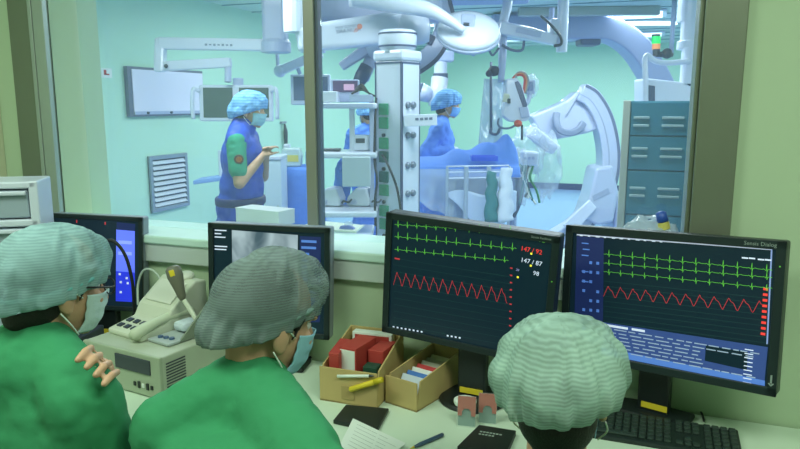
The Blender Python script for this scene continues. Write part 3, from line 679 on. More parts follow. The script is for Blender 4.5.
MB(MQ).tube([(.05, 0, 0), (.066, 0, 0)], [.0045, .001], 10).build('tip', M_DGREY, t, smooth=True)
cols = [((200, 214, 226), 'pale blue'), ((70, 120, 190), 'blue'), ((226, 230, 224), 'white'), ((190, 60, 60), 'red'), ((214, 220, 200), 'cream'), ((196, 190, 160), 'buff'), ((222, 214, 170), 'straw yellow')]
for k, (c, nm) in enumerate(cols):
    Mc = MBX2 @ Matrix.Translation((.0, -.085+.024*k, .006)) @ Matrix.Rotation(R(-32), 4, 'X')
    o = MB(Mc).box((0, 0, .036+.001*k), (W2-.03, .014, .072+.003*k)).build('index_card', mat('card_'+nm.replace(' ', '_'), c, .7), None, bevel=.001)
    tag(o, nm+' bundle of cards leaning in the narrow cardboard tray', 'card', 'cards in the narrow tray')
# phone, paper, pen
pq = [atz(*p, DZ) for p in ((333, 424), (346, 408), (389, 412), (377, 434))]
o = MB().prism([V((p.x, p.y, DZ)) for p in pq], (0, 0, .012)).build('notebook', mat('black_cover', (30, 40, 36), .5), None, bevel=.003); tag(o, 'black notebook lying flat in front of the cardboard box of cartons', 'notebook')
pp = [atz(*p, DZ+.0125) for p in ((353, 419), (338, 449), (372, 470), (406, 444))]
t = thing('paper_sheet', pp[0], 'white sheet of notes lying partly over the black notebook', 'paper')
MB().prism([V((p.x, p.y, DZ+.0135)) for p in pp], (0, 0, .001)).build('sheet', M_PAPER, t)
q = MB(); a, b = pp[0], pp[3]; dn = (pp[1]-pp[0])
for k in range(7):
    for (u0, u1) in ((.12, .5), (.54, .86 if k % 2 else .7)):
        st = a+(b-a)*u0+dn*(.12+.11*k); en = a+(b-a)*u1+dn*(.12+.11*k); tn = dn.normalized()*.0008; zz = V((0, 0, DZ+.0149-st.z)); ze = V((0, 0, DZ+.0149-en.z)); q.quad(st-tn+zz, en-tn+ze, en+tn+ze, st+tn+zz)
q.build('written_lines', mat('grey_ink', (150, 165, 155), .8), t)
p0, p1 = atz(414, 447, DZ+.006), atz(428, 441, DZ+.006)
t = thing('ballpoint_pen', p0, 'dark blue pen with its tip towards the paper sheet', 'pen'); dd = (p1-p0).normalized()
MB().tube([p0, p0+dd*.02, p0+dd*.1, p0+dd*.103], [.003, .0055, .0055, .003], 10).build('barrel', mat('pen_blue', (60, 86, 110), .4), t, smooth=True)
MB().tube([p0-dd*.014, p0], [.0008, .003], 8).build('tip', M_YEL, t, smooth=True)
# two small card packs
for (px, py, lab) in ((466, 427, 'small red and white card standing in clear sleeve on the desk, white disc behind it'), (487, 424, 'small red and white card in clear sleeve tucked behind the first card')):
    p = atz(px, py, DZ); Mx = Matrix.Translation((p.x, p.y, DZ)) @ Matrix.Rotation(R(8), 4, 'Z') @ Matrix.Rotation(R(-8), 4, 'X')
    t = thing('sample_card', p, lab, 'card', 'small cards in sleeves')
    q = MB(Mx).prism([(-.024, 0, .03), (-.024, 0, .082), (.024, 0, .082), (.024, 0, .03), (.013, 0, .03), (.012, 0, .042), (.006, 0, .05), (-.006, 0, .05), (-.012, 0, .042), (-.013, 0, .03)], (0, .006, 0)).build('red_band', mat('faded_red_card', (178, 92, 74), .6), t)
    MB(Mx).box((0, .0065, .04), (.046, .003, .08)).build('backing', mat('grey_card', (120, 148, 140), .6), t)
    MB(Mx).box((0, .003, .042), (.052, .014, .084)).build('sleeve', film('sleeve_film', (220, 235, 230), .12, bump=.2), t, bevel=.002)
p = atz(464, 412, DZ); t = MB().lathe([(.03, 0), (.032, .004), (.032, .012), (.026, .014), (.0005, .014)], Matrix.Translation((p.x, p.y+.01, DZ+.021)), n=28).build('tape_roll', M_PAPER, None); tag(t, 'white disc-shaped roll lying on the round monitor foot', 'roll')
# black book at the bottom edge
bq = [atz(*p, DZ) for p in ((479, 430), (516, 436), (506, 460), (457, 452))]
t = thing('black_book', bq[0], 'black printed booklet lying in front of the two small cards', 'book')
MB().prism([V((p.x, p.y, DZ)) for p in bq], (0, 0, .016)).build('cover', mat('black_cover', (30, 40, 36), .5), t, bevel=.002)
bxv = (bq[1]-bq[0]).normalized(); Mt = basis(bq[0]*.62+bq[3]*.38+bxv*.012, V((-bxv.y, bxv.x, 0)), V((0, 0, 1))); Mt.translation.z = DZ+.0166
q = MB(Mt)
for k in range(2):
    for j in range(7-2*k): q.box((.012+j*.0085, .012-.014*k, 0), (.006, .006, .0006))
q.build('cover_lettering', mat('grey_ink', (150, 165, 155), .8), t)
# keyboard in front of the large monitor
kl, kr = atz(630, 414, DZ+.015), atz(738, 430, DZ+.015); kx = (kr-kl).normalized(); ky = V((-kx.y, kx.x, 0))
MK = Matrix(((kx.x, ky.x, 0, kr.x), (kx.y, ky.y, 0, kr.y), (0, 0, 1, DZ), (0, 0, 0, 1)))
t = thing('keyboard', kr, 'full-size black keyboard on the desk under the large tilted monitor', 'keyboard')
MB(MK @ Matrix.Rotation(R(3), 4, 'X')).prism([(-.45, -.15, .0), (.0, -.15, .0), (.0, 0, .0), (-.45, 0, .0)], (0, 0, .018)).build('body', mat('keyboard_black', (30, 44, 40), .5), t, bevel=.005)
for nm, ks in (('letter_keys', range(0, 14)), ('cursor_keys', range(14, 17)), ('arrow_keys', range(14, 17)), ('number_keys', range(17, 21))):
    q = MB(MK @ Matrix.Rotation(R(3), 4, 'X'))
    for r_ in range(6):
        for k in ks:
            if (r_ == 5 and 3 < k < 10) or (nm == 'cursor_keys' and r_ > 2) or (nm == 'arrow_keys' and (r_ < 4 or (r_ == 4 and k != 15))): continue
            q.box((-.438+.0203*k+(.008 if k > 13 else 0)+(.008 if k > 16 else 0), -.018-.0212*r_, .021), (.0165, .0165, .007))
    if nm == 'letter_keys': q.box((-.438+.0203*6.5, -.018-.0212*5, .021), (.118, .0165, .007))
    q.build(nm, mat('key_black', (44, 60, 54), .5), t, bevel=.0025)
MB(MK @ Matrix.Rotation(R(3), 4, 'X')).box((-.05, -.01, .0185), (.06, .006, .001)).build('indicator_strip', mat('bezel_print', (140, 156, 150)), t)
cable('thin black cable curling across the desk behind the keyboard', [atz(634, 407, DZ+.005), atz(655, 402, DZ+.02), atz(684, 402, DZ+.01), atz(700, 411, DZ+.005), atz(704, 421, DZ+.006)], .003, M_RUB)
cable('thick black cable hanging behind the large tilted monitor', [atd(700, 383, 2.05), atd(690, 394, 2.05), atz(674, 397, DZ+.03), atz(660, 396, DZ+.008), atz(640, 400, DZ+.006), atz(622, 404, DZ+.006)], .0065, M_RUB)
cable('black cable lying on the desk behind the box of red cartons', [atz(292, 348, DZ+.006), atz(306, 345, DZ+.006), atz(316, 350, DZ+.02), atz(311, 357, DZ+.006), atz(300, 360, DZ+.006), atz(290, 352, DZ+.006)], .005, M_RUB)
# things on the window sill
SZ = WZ0+.0005
fl_, fr_ = atz(236, 222.5, SZ), atz(279, 227.5, SZ)
xx = (fr_-fl_).normalized(); yaws = math.atan2(xx.y, xx.x)
MW = Matrix.Translation((fl_+fr_)/2) @ Matrix.Rotation(yaws, 4, 'Z'); LW = (fr_-fl_).length
t = thing('carton_box', MW.translation, 'white carton standing on the window sill left of the mullion', 'box')
MB(MW).box((0, .048, .03), (LW, .096, .055)).build('carton', mat('white_carton', (222, 226, 234), .6), t, bevel=.002)
MB(MW).box((0, .048, .0585), (LW+.002, .098, .004)).build('lid', mat('white_carton', (222, 226, 234), .6), t, bevel=.001)
q4 = [atz(*p, SZ+.001) for p in ((296, 229), (356, 233), (364, 226.5), (318, 222))]
tag(MB().prism(q4, (0, 0, .006)).build('paper_stack', M_PAPER, None), 'white sheets of paper lying flat on the window sill', 'paper')
pz = atz(345, 231, SZ)
t = thing('tape_dispenser', pz, 'small blue translucent plastic object on the sill beside the paper sheets', 'tape dispenser')
MB(Matrix.Translation(pz)).prism([(-.03, 0, 0), (.03, 0, 0), (.034, 0, .012), (.012, 0, .022), (-.02, 0, .018)], (0, .022, 0)).build('case', mat('translucent_blue', (110, 130, 215), .3), t, bevel=.004)
MB(Matrix.Translation(pz)).box((.01, .011, .026), (.03, .02, .016)).build('film_cover', M_FILM, t, bevel=.004)
pz = aty(662, 236, D+.06); 
def bag(name, label, c, r, m, cat='plastic bag', seed=0, amp=.25, par=None, n=40):
    q = MB(); c = V(c)
    def fn(u, v):
        a = 2*math.pi*u; t = math.pi*(.02+.96*v); d = V((math.sin(t)*math.cos(a), math.sin(t)*math.sin(a), math.cos(t)))
        k = 1+amp*noise.noise(d*2.2+V((seed, 0, 0)))+amp*.5*noise.noise(d*5+V((seed, 3, 0)))
        return c+V((d.x*r[0], d.y*r[1], d.z*r[2]))*k
    q.grid(fn, n, n//2); bmesh.ops.remove_doubles(q.bm, verts=q.bm.verts, dist=1e-4)
    o = q.build(name, m, par, smooth=True)
    return o if par else tag(o, label, cat)
bag('plastic_bag', 'crumpled clear plastic bag lying on the sill in front of the teal cabinet', (pz.x-.035, D+.06, SZ+.072), (.085, .045, .075), M_FILM2, seed=4)
bb = aty(681, 214, D+.05)
bb.x -= .012; MS_ = Matrix.Translation((bb.x, D+.05, SZ)) @ Matrix.Rotation(R(-14), 4, 'Y')
t = thing('spray_bottle', (bb.x, D+.05, SZ), 'small squeeze bottle with yellow collar and blue cap on the sill beside the steel jamb', 'bottle')
MB(MS_).lathe([(.002, 0), (.024, .001), (.026, .012), (.026, .09), (.016, .115), (.012, .12)], n=20).build('body', mat('frosted_bottle', (205, 222, 230), .35), t, smooth=True)
MB(MS_).lathe([(.012, .118), (.017, .12), (.017, .138), (.012, .14)], n=20).build('collar', mat('bottle_yellow', (214, 206, 110), .5), t, smooth=False)
MB(MS_).lathe([(.012, .14), (.016, .142), (.014, .168), (.002, .172)], n=20).build('bottle_cap', mat('bottle_blue', (50, 90, 180), .4), t, smooth=True)

# ================================================================== SEATED PEOPLE
G_GREY = gauze('gauze_grey', (112, 130, 128), (124, 144, 141), .50, .90, .0050)
G_TEAL = gauze('gauze_teal', (140, 180, 182), (154, 192, 194), .55, .92, .0056)
G_MINT = gauze('gauze_mint', (150, 184, 168), (166, 198, 184), .45, .88, .0064)
G_BLUE = gauze('gauze_blue', (84, 150, 214), (140, 196, 238), .85, 1., .02)
B_TEAL = mat('cap_band_teal', (120, 190, 192), .8); B_GREY = mat('cap_band_grey', (118, 146, 142), .8); B_BLUE = mat('cap_band_blue', (96, 160, 220), .8); B_MINT = mat('cap_band_mint', (150, 196, 176), .8)
M_TROU = mat('green_scrub_trousers', (34, 124, 78), .9, bump=.3, bscale=14)
M_SHOE = mat('white_clog', (210, 215, 212), .5)
def seated(label, hc, fyaw, hyaw, pitch, tilt, neck, shL, shR, elL, elR, wrL, wrR, handL=None, handR=None, scale=1., capargs={}, capm=None, band=None, mask=True, maskm=None, glasses=False, extra=(), nape=True):
    f = V((-math.sin(fyaw), math.cos(fyaw), 0)); r = V((math.cos(fyaw), math.sin(fyaw), 0)); up = V((0, 0, 1))
    shL, shR, hc, neck = V(shL), V(shR), V(hc), V(neck); ms = (shL+shR)/2
    pel = V((ms.x, ms.y, .60))-f*.10
    t = thing('person', (pel.x, pel.y, 0), label, 'person')
    M = Matrix.Translation(hc) @ Matrix.Rotation(hyaw, 4, 'Z') @ Matrix.Rotation(-pitch, 4, 'X') @ Matrix.Rotation(tilt, 4, 'Y') @ Matrix.Scale(scale, 4)
    chest = ms-up*.17+f*.01; mid = ms.lerp(pel, .62)+f*.01
    fr = Matrix(((r.x, f.x, 0, 0), (r.y, f.y, 0, 0), (0, 0, 1, 0), (0, 0, 0, 1)))
    def T(c, rad): return pe((0, 0, 0), rad, Matrix.Translation(c) @ fr)
    hw = (shR-shL).length/2
    trunk = [T(chest, (hw*.86, .105, .19)), T(mid, (.15, .105, .16)), T(pel, (.175, .125, .11)), T(ms-up*.05-f*.02, (hw*.95, .08, .075)), T(ms-up*.14-f*.03, (hw*1.02, .09, .13)),
             T(neck-up*.07-f*.03, (.12, .07, .09)), T(ms-up*.2-f*.035, (hw*.8, .09, .2)), pc(shL-up*.06, mid-r*.09, .06, .09), pc(shR-up*.06, mid+r*.09, .06, .09), pc(neck-up*.01, shL.lerp(neck, .22), .05, .055), pc(neck-up*.01, shR.lerp(neck, .22), .05, .055)]
    arms_u = [pc(shL, elL, .056, .042), pc(shR, elR, .056, .042)]
    fore = [pc(elL, wrL, .042, .026), pc(elR, wrR, .042, .026)]
    legs = []; feet = []
    for s in (-1, 1):
        hip = pel+r*s*.09-up*.02; kn = hip+f*.40+up*.0+r*s*.04; kn.z = .52; an = V((kn.x-f.x*.02, kn.y-f.y*.02, .09))
        legs += [pc(hip, kn, .082, .058), pc(kn, an, .055, .036)]; feet += [pc(V((an.x, an.y, .045))-f*.04, V((an.x, an.y, .035))+f*.15, .042, .036)]
    nk = [pc(neck-up*.03, M @ V((0, -.025, -.05)), .056, .052), pc(neck-up*.02+f*.03, M @ V((0, .03, -.08)), .04, .034)]
    hp = []
    for Hm, wr, el, lf in ((handL, wrL, elL, True), (handR, wrR, elR, False)):
        if Hm == 'done': continue
        if Hm is None: Hm = (basis(wr, V(wr)-V(el), up), .35)
        hp += hand(Hm[0], 1.0, Hm[1], .12, lf)
    skin_mesh('body', head_prims(M)+nk+trunk+arms_u+fore+hp+legs+list(extra), M_SKIN, t, .0042, 3)
    top = trunk+[pc(shL, shL.lerp(elL, .72), .06, .058), pc(shR, shR.lerp(elR, .72), .06, .058)]
    skin_mesh('scrub_top', top, M_SCRUB, t, .009, 30, .018, disp=.004, dscale=.06)
    skin_mesh('trousers', [T(pel-up*.03, (.178, .128, .10))]+legs, M_TROU, t, .012, 4, .010)
    skin_mesh('shoes', feet, M_SHOE, t, .01, 3)
    face_parts(M, t); hair_back(M, t, 1., nape)
    bouffant(M, t, capm, band, **capargs)
    if mask: face_mask(M, t, maskm or M_MASK)
    if glasses:
        g = MB(M)
        for x in (-1, 1):
            g.tube([(x*.033+.024*math.cos(a), .108, .0+.018*math.sin(a)) for a in [2*math.pi*k/20 for k in range(21)]], .0018, 6)
            g.tube([(x*.057, .107, .004), (x*.074, .09, .006), (x*.081, .03, .008), (x*.083, -.005, .004)], .0022, 6)
        g.tube([(-.01, .11, .004), (.01, .11, .004)], .0018, 6); g.build('glasses', mat('glasses_black', (24, 26, 28), .35), t, smooth=True)
    # the stool that carries the figure
    s = thing('stool', (pel.x, pel.y, 0), 'round black stool under ' + label.split(',')[0], 'stool', None)
    MB().lathe([(.02, .40), (.17, .40), (.18, .42), (.175, .437), (.02, .44)], Matrix.Translation((pel.x, pel.y, 0)), n=32).build('seat', M_RUB, s)
    MB().tube([(pel.x, pel.y, .07), (pel.x, pel.y, .40)], .025, 12).build('column', M_STEEL, s)
    for k in range(5):
        a = k*2*math.pi/5; MB().tube([(pel.x, pel.y, .08), (pel.x+.25*math.cos(a), pel.y+.25*math.sin(a), .055)], .016, 8).build('leg', M_STEEL, s)
        MB().ball((pel.x+.25*math.cos(a), pel.y+.25*math.sin(a), .028), .028, 12).build('caster', M_RUB, s)
    return t
up = V((0, 0, 1))
def fr_of(y): return V((-math.sin(y), math.cos(y), 0)), V((math.cos(y), math.sin(y), 0))
# --- man with glasses
fy = R(-18); f, r = fr_of(fy)
hc = atd(55, 284, 1.52); shR = atd(83, 402, 1.40); shL = shR-r*.36
neck = atd(36, 338, 1.50)
elR = shR-up*.28+f*.05; wrR = elR+f*.14-r*.12-up*.02
elL = atd(20, 450, 1.66); wrL = atd(82, 392, 1.50)
fp = [pc(wrL, atd(98, 373, 1.46), .026, .024), pe((0, 0, 0), (.032, .026, .026), Matrix.Translation(atd(100, 370, 1.455)))]
for k, (px, py) in enumerate(((86, 352), (95, 359), (104, 367), (112, 376))):   # four fingers laid over the sleeve
    tip = atd(px-8, py+8, 1.322); kn = atd(px, py-1, 1.345); bk = atd(px+5, py-4, 1.43)
    fp += [pc(bk, kn, .0078, .0078), pc(kn, tip, .0084, .0072)]
seated('seated man in green scrubs with glasses, mask and pale teal hair cap, arms folded', hc, fy, R(-20), R(10), R(2), neck, shL, shR, elL, elR, wrL, wrR,
    handL='done', extra=fp, capargs=dict(puff=1.08, top=.136, pouch=(0, -1, -.1), pamp=.042, front=.05, back=-.035, seed=1, wob=.005, pleat=.0034), capm=G_TEAL, band=B_TEAL, maskm=M_MASKW, glasses=True)
# --- woman in the dark cap
fy = R(-14); f, r = fr_of(fy)
hc = atd(268, 318, 1.43); shL = atd(170, 430, 1.38); shR = shL+r*.405; shR.z = shL.z-.005
neck = atd(252, 374, 1.415)
elL = shL-up*.27+f*.08-r*.03; elR = shR-up*.26+f*.10+r*.03
wrL = elL+f*.16+r*.14; wrR = elR+f*.18-r*.08
seated('seated woman in green scrubs in a dark grey-teal hair cap, head bent over the paper', hc, fy, R(-30), R(17), R(4), neck, shL, shR, elL, elR, wrL, wrR,
    capargs=dict(puff=1.06, top=.152, pouch=(-.1, -1, -.95), pamp=.05, front=.075, back=-.035, seed=5, wob=.006, pleat=.0034), nape=False, capm=G_GREY, band=B_GREY)
# --- person seen from behind
fy = R(4); f, r = fr_of(fy)
hc = atd(559, 390, 1.27); neck = hc-up*.17-f*.045; ms = neck-up*.075; shL = ms-r*.175; shR = ms+r*.175
elL = shL-up*.27+f*.04-r*.03; elR = shR-up*.27+f*.04+r*.03; wrL = elL+f*.16+r*.12; wrR = elR+f*.16-r*.12
seated('person seen from behind in a pale mint hair cap, facing the two wide monitors', hc, fy, R(2), R(4), R(-3), neck, shL, shR, elL, elR, wrL, wrR,
    capargs=dict(puff=1.36, top=.138, pouch=(0, -1, -.0), pamp=.02, front=.05, back=.004, seed=9, wob=.004, pleat=.0034, bx=.088), capm=G_MINT, band=B_MINT)

# ================================================================== STANDING STAFF
def standing(label, loc, yaw, h, top_m, wrR, wrL, long_sleeve=True, skirt=None, extra=None, capm=G_BLUE, band=B_BLUE, pitch=R(12), glove=False, lean=0.04, maskm=None, hyaw=0):
    k = h/1.75; loc = V(loc); f, r = fr_of(yaw)
    t = thing('person', loc, label, 'person')
    B = Matrix.Translation(loc) @ Matrix.Rotation(yaw, 4, 'Z')
    Q = lambda x, y, z: B @ V((x*k, y*k, z*k))
    def T(c, rad): return pe((0, 0, 0), V(rad)*k, Matrix.Translation(Q(*c)) @ Matrix.Rotation(yaw, 4, 'Z'))
    ms = Q(0, lean, 1.42); shL, shR = Q(-.185, lean, 1.41), Q(.185, lean, 1.41)
    M = Matrix.Translation(Q(0, lean+.055, 1.625)) @ Matrix.Rotation(yaw+hyaw, 4, 'Z') @ Matrix.Rotation(-pitch, 4, 'X') @ Matrix.Scale(k, 4)
    neck = Q(0, lean, 1.46)
    def elbow(sh, wr):
        d = wr-sh; L1, L2 = .29*k, .26*k; n = min(d.length, (L1+L2)*.985); a = (L1*L1-L2*L2+n*n)/(2*n); hgt = math.sqrt(max(0, L1*L1-a*a))
        u = d.normalized(); side = (-up-u*(-up).dot(u)); side = (side.normalized()+(sh-ms).normalized()*.5); side = (side-u*side.dot(u)).normalized()
        return sh+u*a+side*hgt
    wrR, wrL = V(wrR), V(wrL); elR, elL = elbow(shR, wrR), elbow(shL, wrL)
    trunk = [T((0, lean*.8, 1.27), (.165, .11, .19)), T((0, lean*.4, 1.08), (.15, .105, .15)), T((0, 0, .95), (.17, .125, .12)), T((0, lean, 1.385), (.17, .07, .06)),
             pc(Q(0, lean-.005, 1.47), shL.lerp(neck, .25), .045*k, .05*k), pc(Q(0, lean-.005, 1.47), shR.lerp(neck, .25), .045*k, .05*k)]
    ua = [pc(shL, elL, .052*k, .04*k), pc(shR, elR, .052*k, .04*k)]; fa = [pc(elL, wrL, .04*k, .026*k), pc(elR, wrR, .04*k, .026*k)]
    legs = []; feet = []
    for s in (-1, 1):
        hp, kn, an = Q(s*.09, 0, .9), Q(s*.1, .02, .5), Q(s*.1, -.01, .09); legs += [pc(hp, kn, .085*k, .055*k), pc(kn, an, .054*k, .036*k)]
        feet += [pc(Q(s*.1, -.05, .042), Q(s*.12, .15, .036), .04*k, .035*k)]
    hands = []
    for wr, el, lf in ((wrL, elL, True), (wrR, elR, False)):
        d = (wr-el).normalized(); hands += hand(basis(wr, d, up if abs(d.z) < .9 else f), .95*k, .55, .12, lf)
    nk = [pc(Q(0, lean, 1.44), M @ V((0, -.02, -.05)), .054*k, .05*k)]
    skin_mesh('body', head_prims(M)+nk+trunk+ua+fa+legs+hands, M_SKIN, t, .008, 4)
    face_parts(M, t); hair_back(M, t)
    bouffant(M, t, capm, band, puff=1.15, top=.14, pamp=.03, front=.05, back=-.055, seed=3, wob=.008)
    face_mask(M, t, maskm or M_MASK)
    if skirt:      # surgical gown: trunk, long skirt and sleeves
        sk = [T((0, lean*.2, .85), (.19, .15, .2)), T((0, 0, .62), (.2, .16, .26)), T((0, 0, .42), (.2, .165, .16))]
        skin_mesh('gown', trunk+sk+ua+[pc(elL, wrL.lerp(elL, .08), .045*k, .034*k), pc(elR, wrR.lerp(elR, .08), .045*k, .034*k)], top_m, t, .011, 5, .018, disp=.012, dscale=.11)
        skin_mesh('gloves', hands, M_GLOVE, t, .006, 2, .003)
    else:
        skin_mesh('scrub_top', trunk+[pc(shL, shL.lerp(elL, .7), .055*k, .05*k), pc(shR, shR.lerp(elR, .7), .055*k, .05*k)], top_m, t, .010, 5, .012, disp=.004)
    skin_mesh('trousers', [T((0, 0, .93), (.165, .12, .1))]+legs, M_LEAD if not skirt else M_GOWN, t, .012, 4, .012)
    skin_mesh('shoes', feet, M_SHOE, t, .01, 3)
    return t, Q, T, k, (shL, shR, elL, elR, ms, trunk)
# man in the lead apron, hands together in front
pos = atd(240, 200, 5.0); yaw_m = R(-72)
fm, rm = fr_of(yaw_m)
hnd = atd(278, 156, 4.84)
tm, Q, T, k, J = standing('man in a royal blue lead apron over green short sleeves, hands held together, blue cap', (pos.x, pos.y, 0), yaw_m, 1.76, mat('green_tshirt', (44, 150, 118), .9, bump=.3, bscale=14), hnd-fm*.1+rm*.04, hnd-fm*.1-rm*.06, pitch=R(8))
shL, shR, elL, elR, ms, trunk = J
skin_mesh('lead_vest', [T((0, .03, 1.27), (.178, .125, .2)), T((0, .018, 1.08), (.17, .13, .18)), T((0, 0, .95), (.182, .14, .14)), T((0, .035, 1.385), (.19, .085, .065)), pc(Q(-.06, .03, 1.47), Q(-.165, .035, 1.415), .05*k, .055*k), pc(Q(.06, .03, 1.47), Q(.165, .035, 1.415), .05*k, .055*k), pc(Q(0, .03, 1.47), Q(0, .045, 1.5), .075*k, .07*k)], M_LEAD, tm, .010, 5, .022, disp=.006, dscale=.12)
skin_mesh('lead_skirt', [T((0, 0, .93), (.185, .145, .13)), T((0, 0, .75), (.2, .165, .2)), T((0, 0, .60), (.205, .17, .12))], M_LEAD, tm, .012, 5, .02, disp=.008, dscale=.12)
MB().lathe([(.212, -.028), (.22, -.02), (.22, .02), (.212, .028)], Matrix.Translation(Q(0, .005, .985)) @ Matrix.Rotation(yaw_m, 4, 'Z'), n=36, ex=1.0*k, ey=.8*k).build('belt', mat('belt_navy', (26, 36, 96), .6), tm, smooth=True)
sp = shR.lerp(elR, .42); dv = (EYE-sp).normalized(); Mp = basis(sp+dv*.071*k+fm*.01, up, dv)
MB(Mp).lathe([(.03, -.006), (.033, .0), (.03, .004), (.001, .004)], n=24).build('sleeve_patch', mat('patch_brown', (92, 70, 60), .7), tm)
MB(Mp).lathe([(.02, .0045), (.02, .006), (.012, .006), (.012, .0045)], n=20).build('patch_ring', mat('patch_orange', (190, 120, 70), .7), tm)
# surgeon at the table
pos = atd(437, 150, 6.6); ys = R(-72); fs, rs = fr_of(ys)
hh = atd(460, 151, 6.42)
standing('surgeon in blue gown, blue cap and white gloves beside the patient table', (pos.x, pos.y, 0), ys, 1.80, M_GOWN, hh-fs*.08+rs*.03, hh-fs*.08-rs*.12+V((0, 0, .0)), skirt=True, glove=True, pitch=R(10), maskm=mat('sky_mask', (110, 170, 225), .85))
pos = atd(371, 150, 7.2)
yb_ = R(50); fb, rb = fr_of(yb_)
standing('person in a blue gown mostly hidden behind the white pendant column and shelves', (pos.x, pos.y, 0), yb_, 1.7, M_GOWN, V((pos.x, pos.y, 1.0))+fb*.3+rb*.1, V((pos.x, pos.y, 1.0))+fb*.3-rb*.15, skirt=True, pitch=R(25))

# ================================================================== THEATRE EQUIPMENT
XW = -4.7
def onwall(px, py): return atx(px, py, XW)
# x-ray viewer on the far side wall
a, b = onwall(123, 66), onwall(199, 71); zt, zb = a.z, 1.555
t = thing('x_ray_viewer', (XW, (a.y+b.y)/2, zb), 'wide white x-ray viewing box mounted on the mint wall', 'light box')
MB().box((XW+.022, (a.y+b.y)/2, (zt+zb)/2), (.044, b.y-a.y, zt-zb)).build('housing', mat('viewer_grey', (96, 108, 128), .4), t, bevel=.004)
MB().box((XW+.046, (a.y+b.y)/2+.02, (zt+zb)/2), (.012, b.y-a.y-.07, zt-zb-.05)).build('diffuser', mat('viewer_white', (226, 226, 240), .5), t)
MB().box((XW+.051, (a.y+b.y)/2+.02, zb+.035), (.01, b.y-a.y-.07, .03)).build('control_strip', M_LILAC, t)
for q in (.2, .5, .8): MB().lathe([(.012, 0), (.012, .02), (.001, .021)], Matrix.Translation((XW+.053, a.y+(b.y-a.y)*q, zb+.035)) @ Matrix.Rotation(R(90), 4, 'Y'), n=14).build('knob', M_DGREY, t)
# vent
a, b = onwall(147, 156), onwall(185, 156); zt, zb = 1.165, .60
t = thing('wall_vent', (XW, (a.y+b.y)/2, zb), 'grey louvred air return grille low on the mint wall', 'vent')
MB().box((XW+.006, (a.y+b.y)/2, (zt+zb)/2), (.012, b.y-a.y, zt-zb)).build('backing', mat('vent_dark', (64, 78, 92), .6), t)
fm_ = MB(); y0, y1 = a.y, b.y
for yy in (y0+.02, y1-.02): fm_.box((XW+.02, yy, (zt+zb)/2), (.025, .04, zt-zb))
for zz in (zt-.02, zb+.02): fm_.box((XW+.02, (y0+y1)/2, zz), (.025, y1-y0-.08, .04))
fm_.build('frame', mat('vent_grey', (142, 158, 172), .4, metal=.4), t, bevel=.003)
sl = MB()
for i in range(9): sl.box((XW+.022, (y0+y1)/2, zb+.07+i*(zt-zb-.12)/8.4), (.006, y1-y0-.09, .045), ry=R(-40))
sl.build('slats', mat('vent_slat', (196, 208, 216), .45), t)
# small notice
c = onwall(106, 73)
t = thing('wall_notice', c, 'small white notice with red mark on the mint wall near the steel jamb', 'sign')
MB().box((XW+.004, c.y, c.z), (.008, .13, .085)).build('plate', M_PAPER, t)
MB().box((XW+.009, c.y-.02, c.z+.005), (.003, .03, .045)).box((XW+.009, c.y+.005, c.z-.012), (.003, .05, .012)).build('red_mark', M_RED, t)
# wall rack for tubing beside the apron man
c = atd(282, 122, 8.0); c.x = XW
cc = onwall(282, 124)
t = thing('wall_rod', cc, 'dark rod hanging from a small hook on the mint wall behind the apron man', 'rod')
MB().box((XW+.02, cc.y, cc.z+.02), (.04, .12, .03)).build('hook', M_GREY, t, bevel=.004)
MB().tube([(XW+.04, cc.y, cc.z), (XW+.04, cc.y+.02, cc.z-.1), (XW+.04, cc.y+.02, cc.z-.38)], [.012, .03, .02], 10).build('rod', M_DGREY, t, smooth=True)

# ceiling boom with twin displays
DB = 6.0
def bar(mb, p, q, wpx, d, dp=.07, upv=None):
    """box beam between two points"""
    a, b = V(p), V(q); mb.sweep([a, b], FW.xy.to_3d().normalized() if upv is None else upv, wpx*d/F, dp); return mb
def col(mb, px, y0, y1, wpx, d, n=24):
    a, b = atd(px, y0, d), atd(px, y1, d); x, y = b.x, b.y; mb.tube([(x, y, a.z), (x, y, b.z)], wpx*d/F/2, n); return mb
NV = FW.xy.to_3d().normalized()
t = thing('ceiling_boom', (atd(277, 0, DB).x, atd(277, 0, DB).y, OR_CEIL), 'white jointed ceiling boom reaching across the mint wall to the twin displays', 'boom arm')
cb = atd(276, 50, DB)
MB().box((cb.x, cb.y, (OR_CEIL+cb.z+.06)/2), (.20, .2, OR_CEIL-cb.z-.06), rz=R(20)).build('column', M_LILAC, t, bevel=.03)
MB().box((cb.x, cb.y, OR_CEIL-.06), (.42, .42, .12), rz=R(20)).build('ceiling_plate', M_LILAC, t, bevel=.02)
MB().lathe([(.09, -.03), (.13, -.02), (.13, .06), (.11, .09)], Matrix.Translation(cb), n=28).build('swivel', M_LILAC, t)
bar(MB(), atd(160, 43.5, DB), atd(280, 45.5, DB), 11.5, DB, .12).build('upper_arm', M_WHITE, t, bevel=.012)
MB().sweep([atd(161, 38, DB), atd(160, 72, DB)], NV, 10*DB/F, .11).build('elbow', M_WHITE, t, bevel=.02)
bar(MB(), atd(160, 66.5, DB), atd(231, 62.5, DB), 9.5, DB, .09).build('lower_arm', M_WHITE, t, bevel=.012)
MB().tube([atd(228, 62, DB), atd(228, 82, DB), ], .03, 14).build('drop_post', M_LILAC, t, smooth=False)
MB().ball(atd(166, 66, DB-.06), .018).build('joint_pin', M_DGREY, t, smooth=True)
q = MB()
for k in range(7): p = atd(206+4.2*k, 44.6+.09*k, DB-.062); q.box(p, (.02, .004, .012 if k % 2 else .018), rz=YAW)
q.build('arm_marks', mat('grey_print', (130, 145, 165), .6), t)
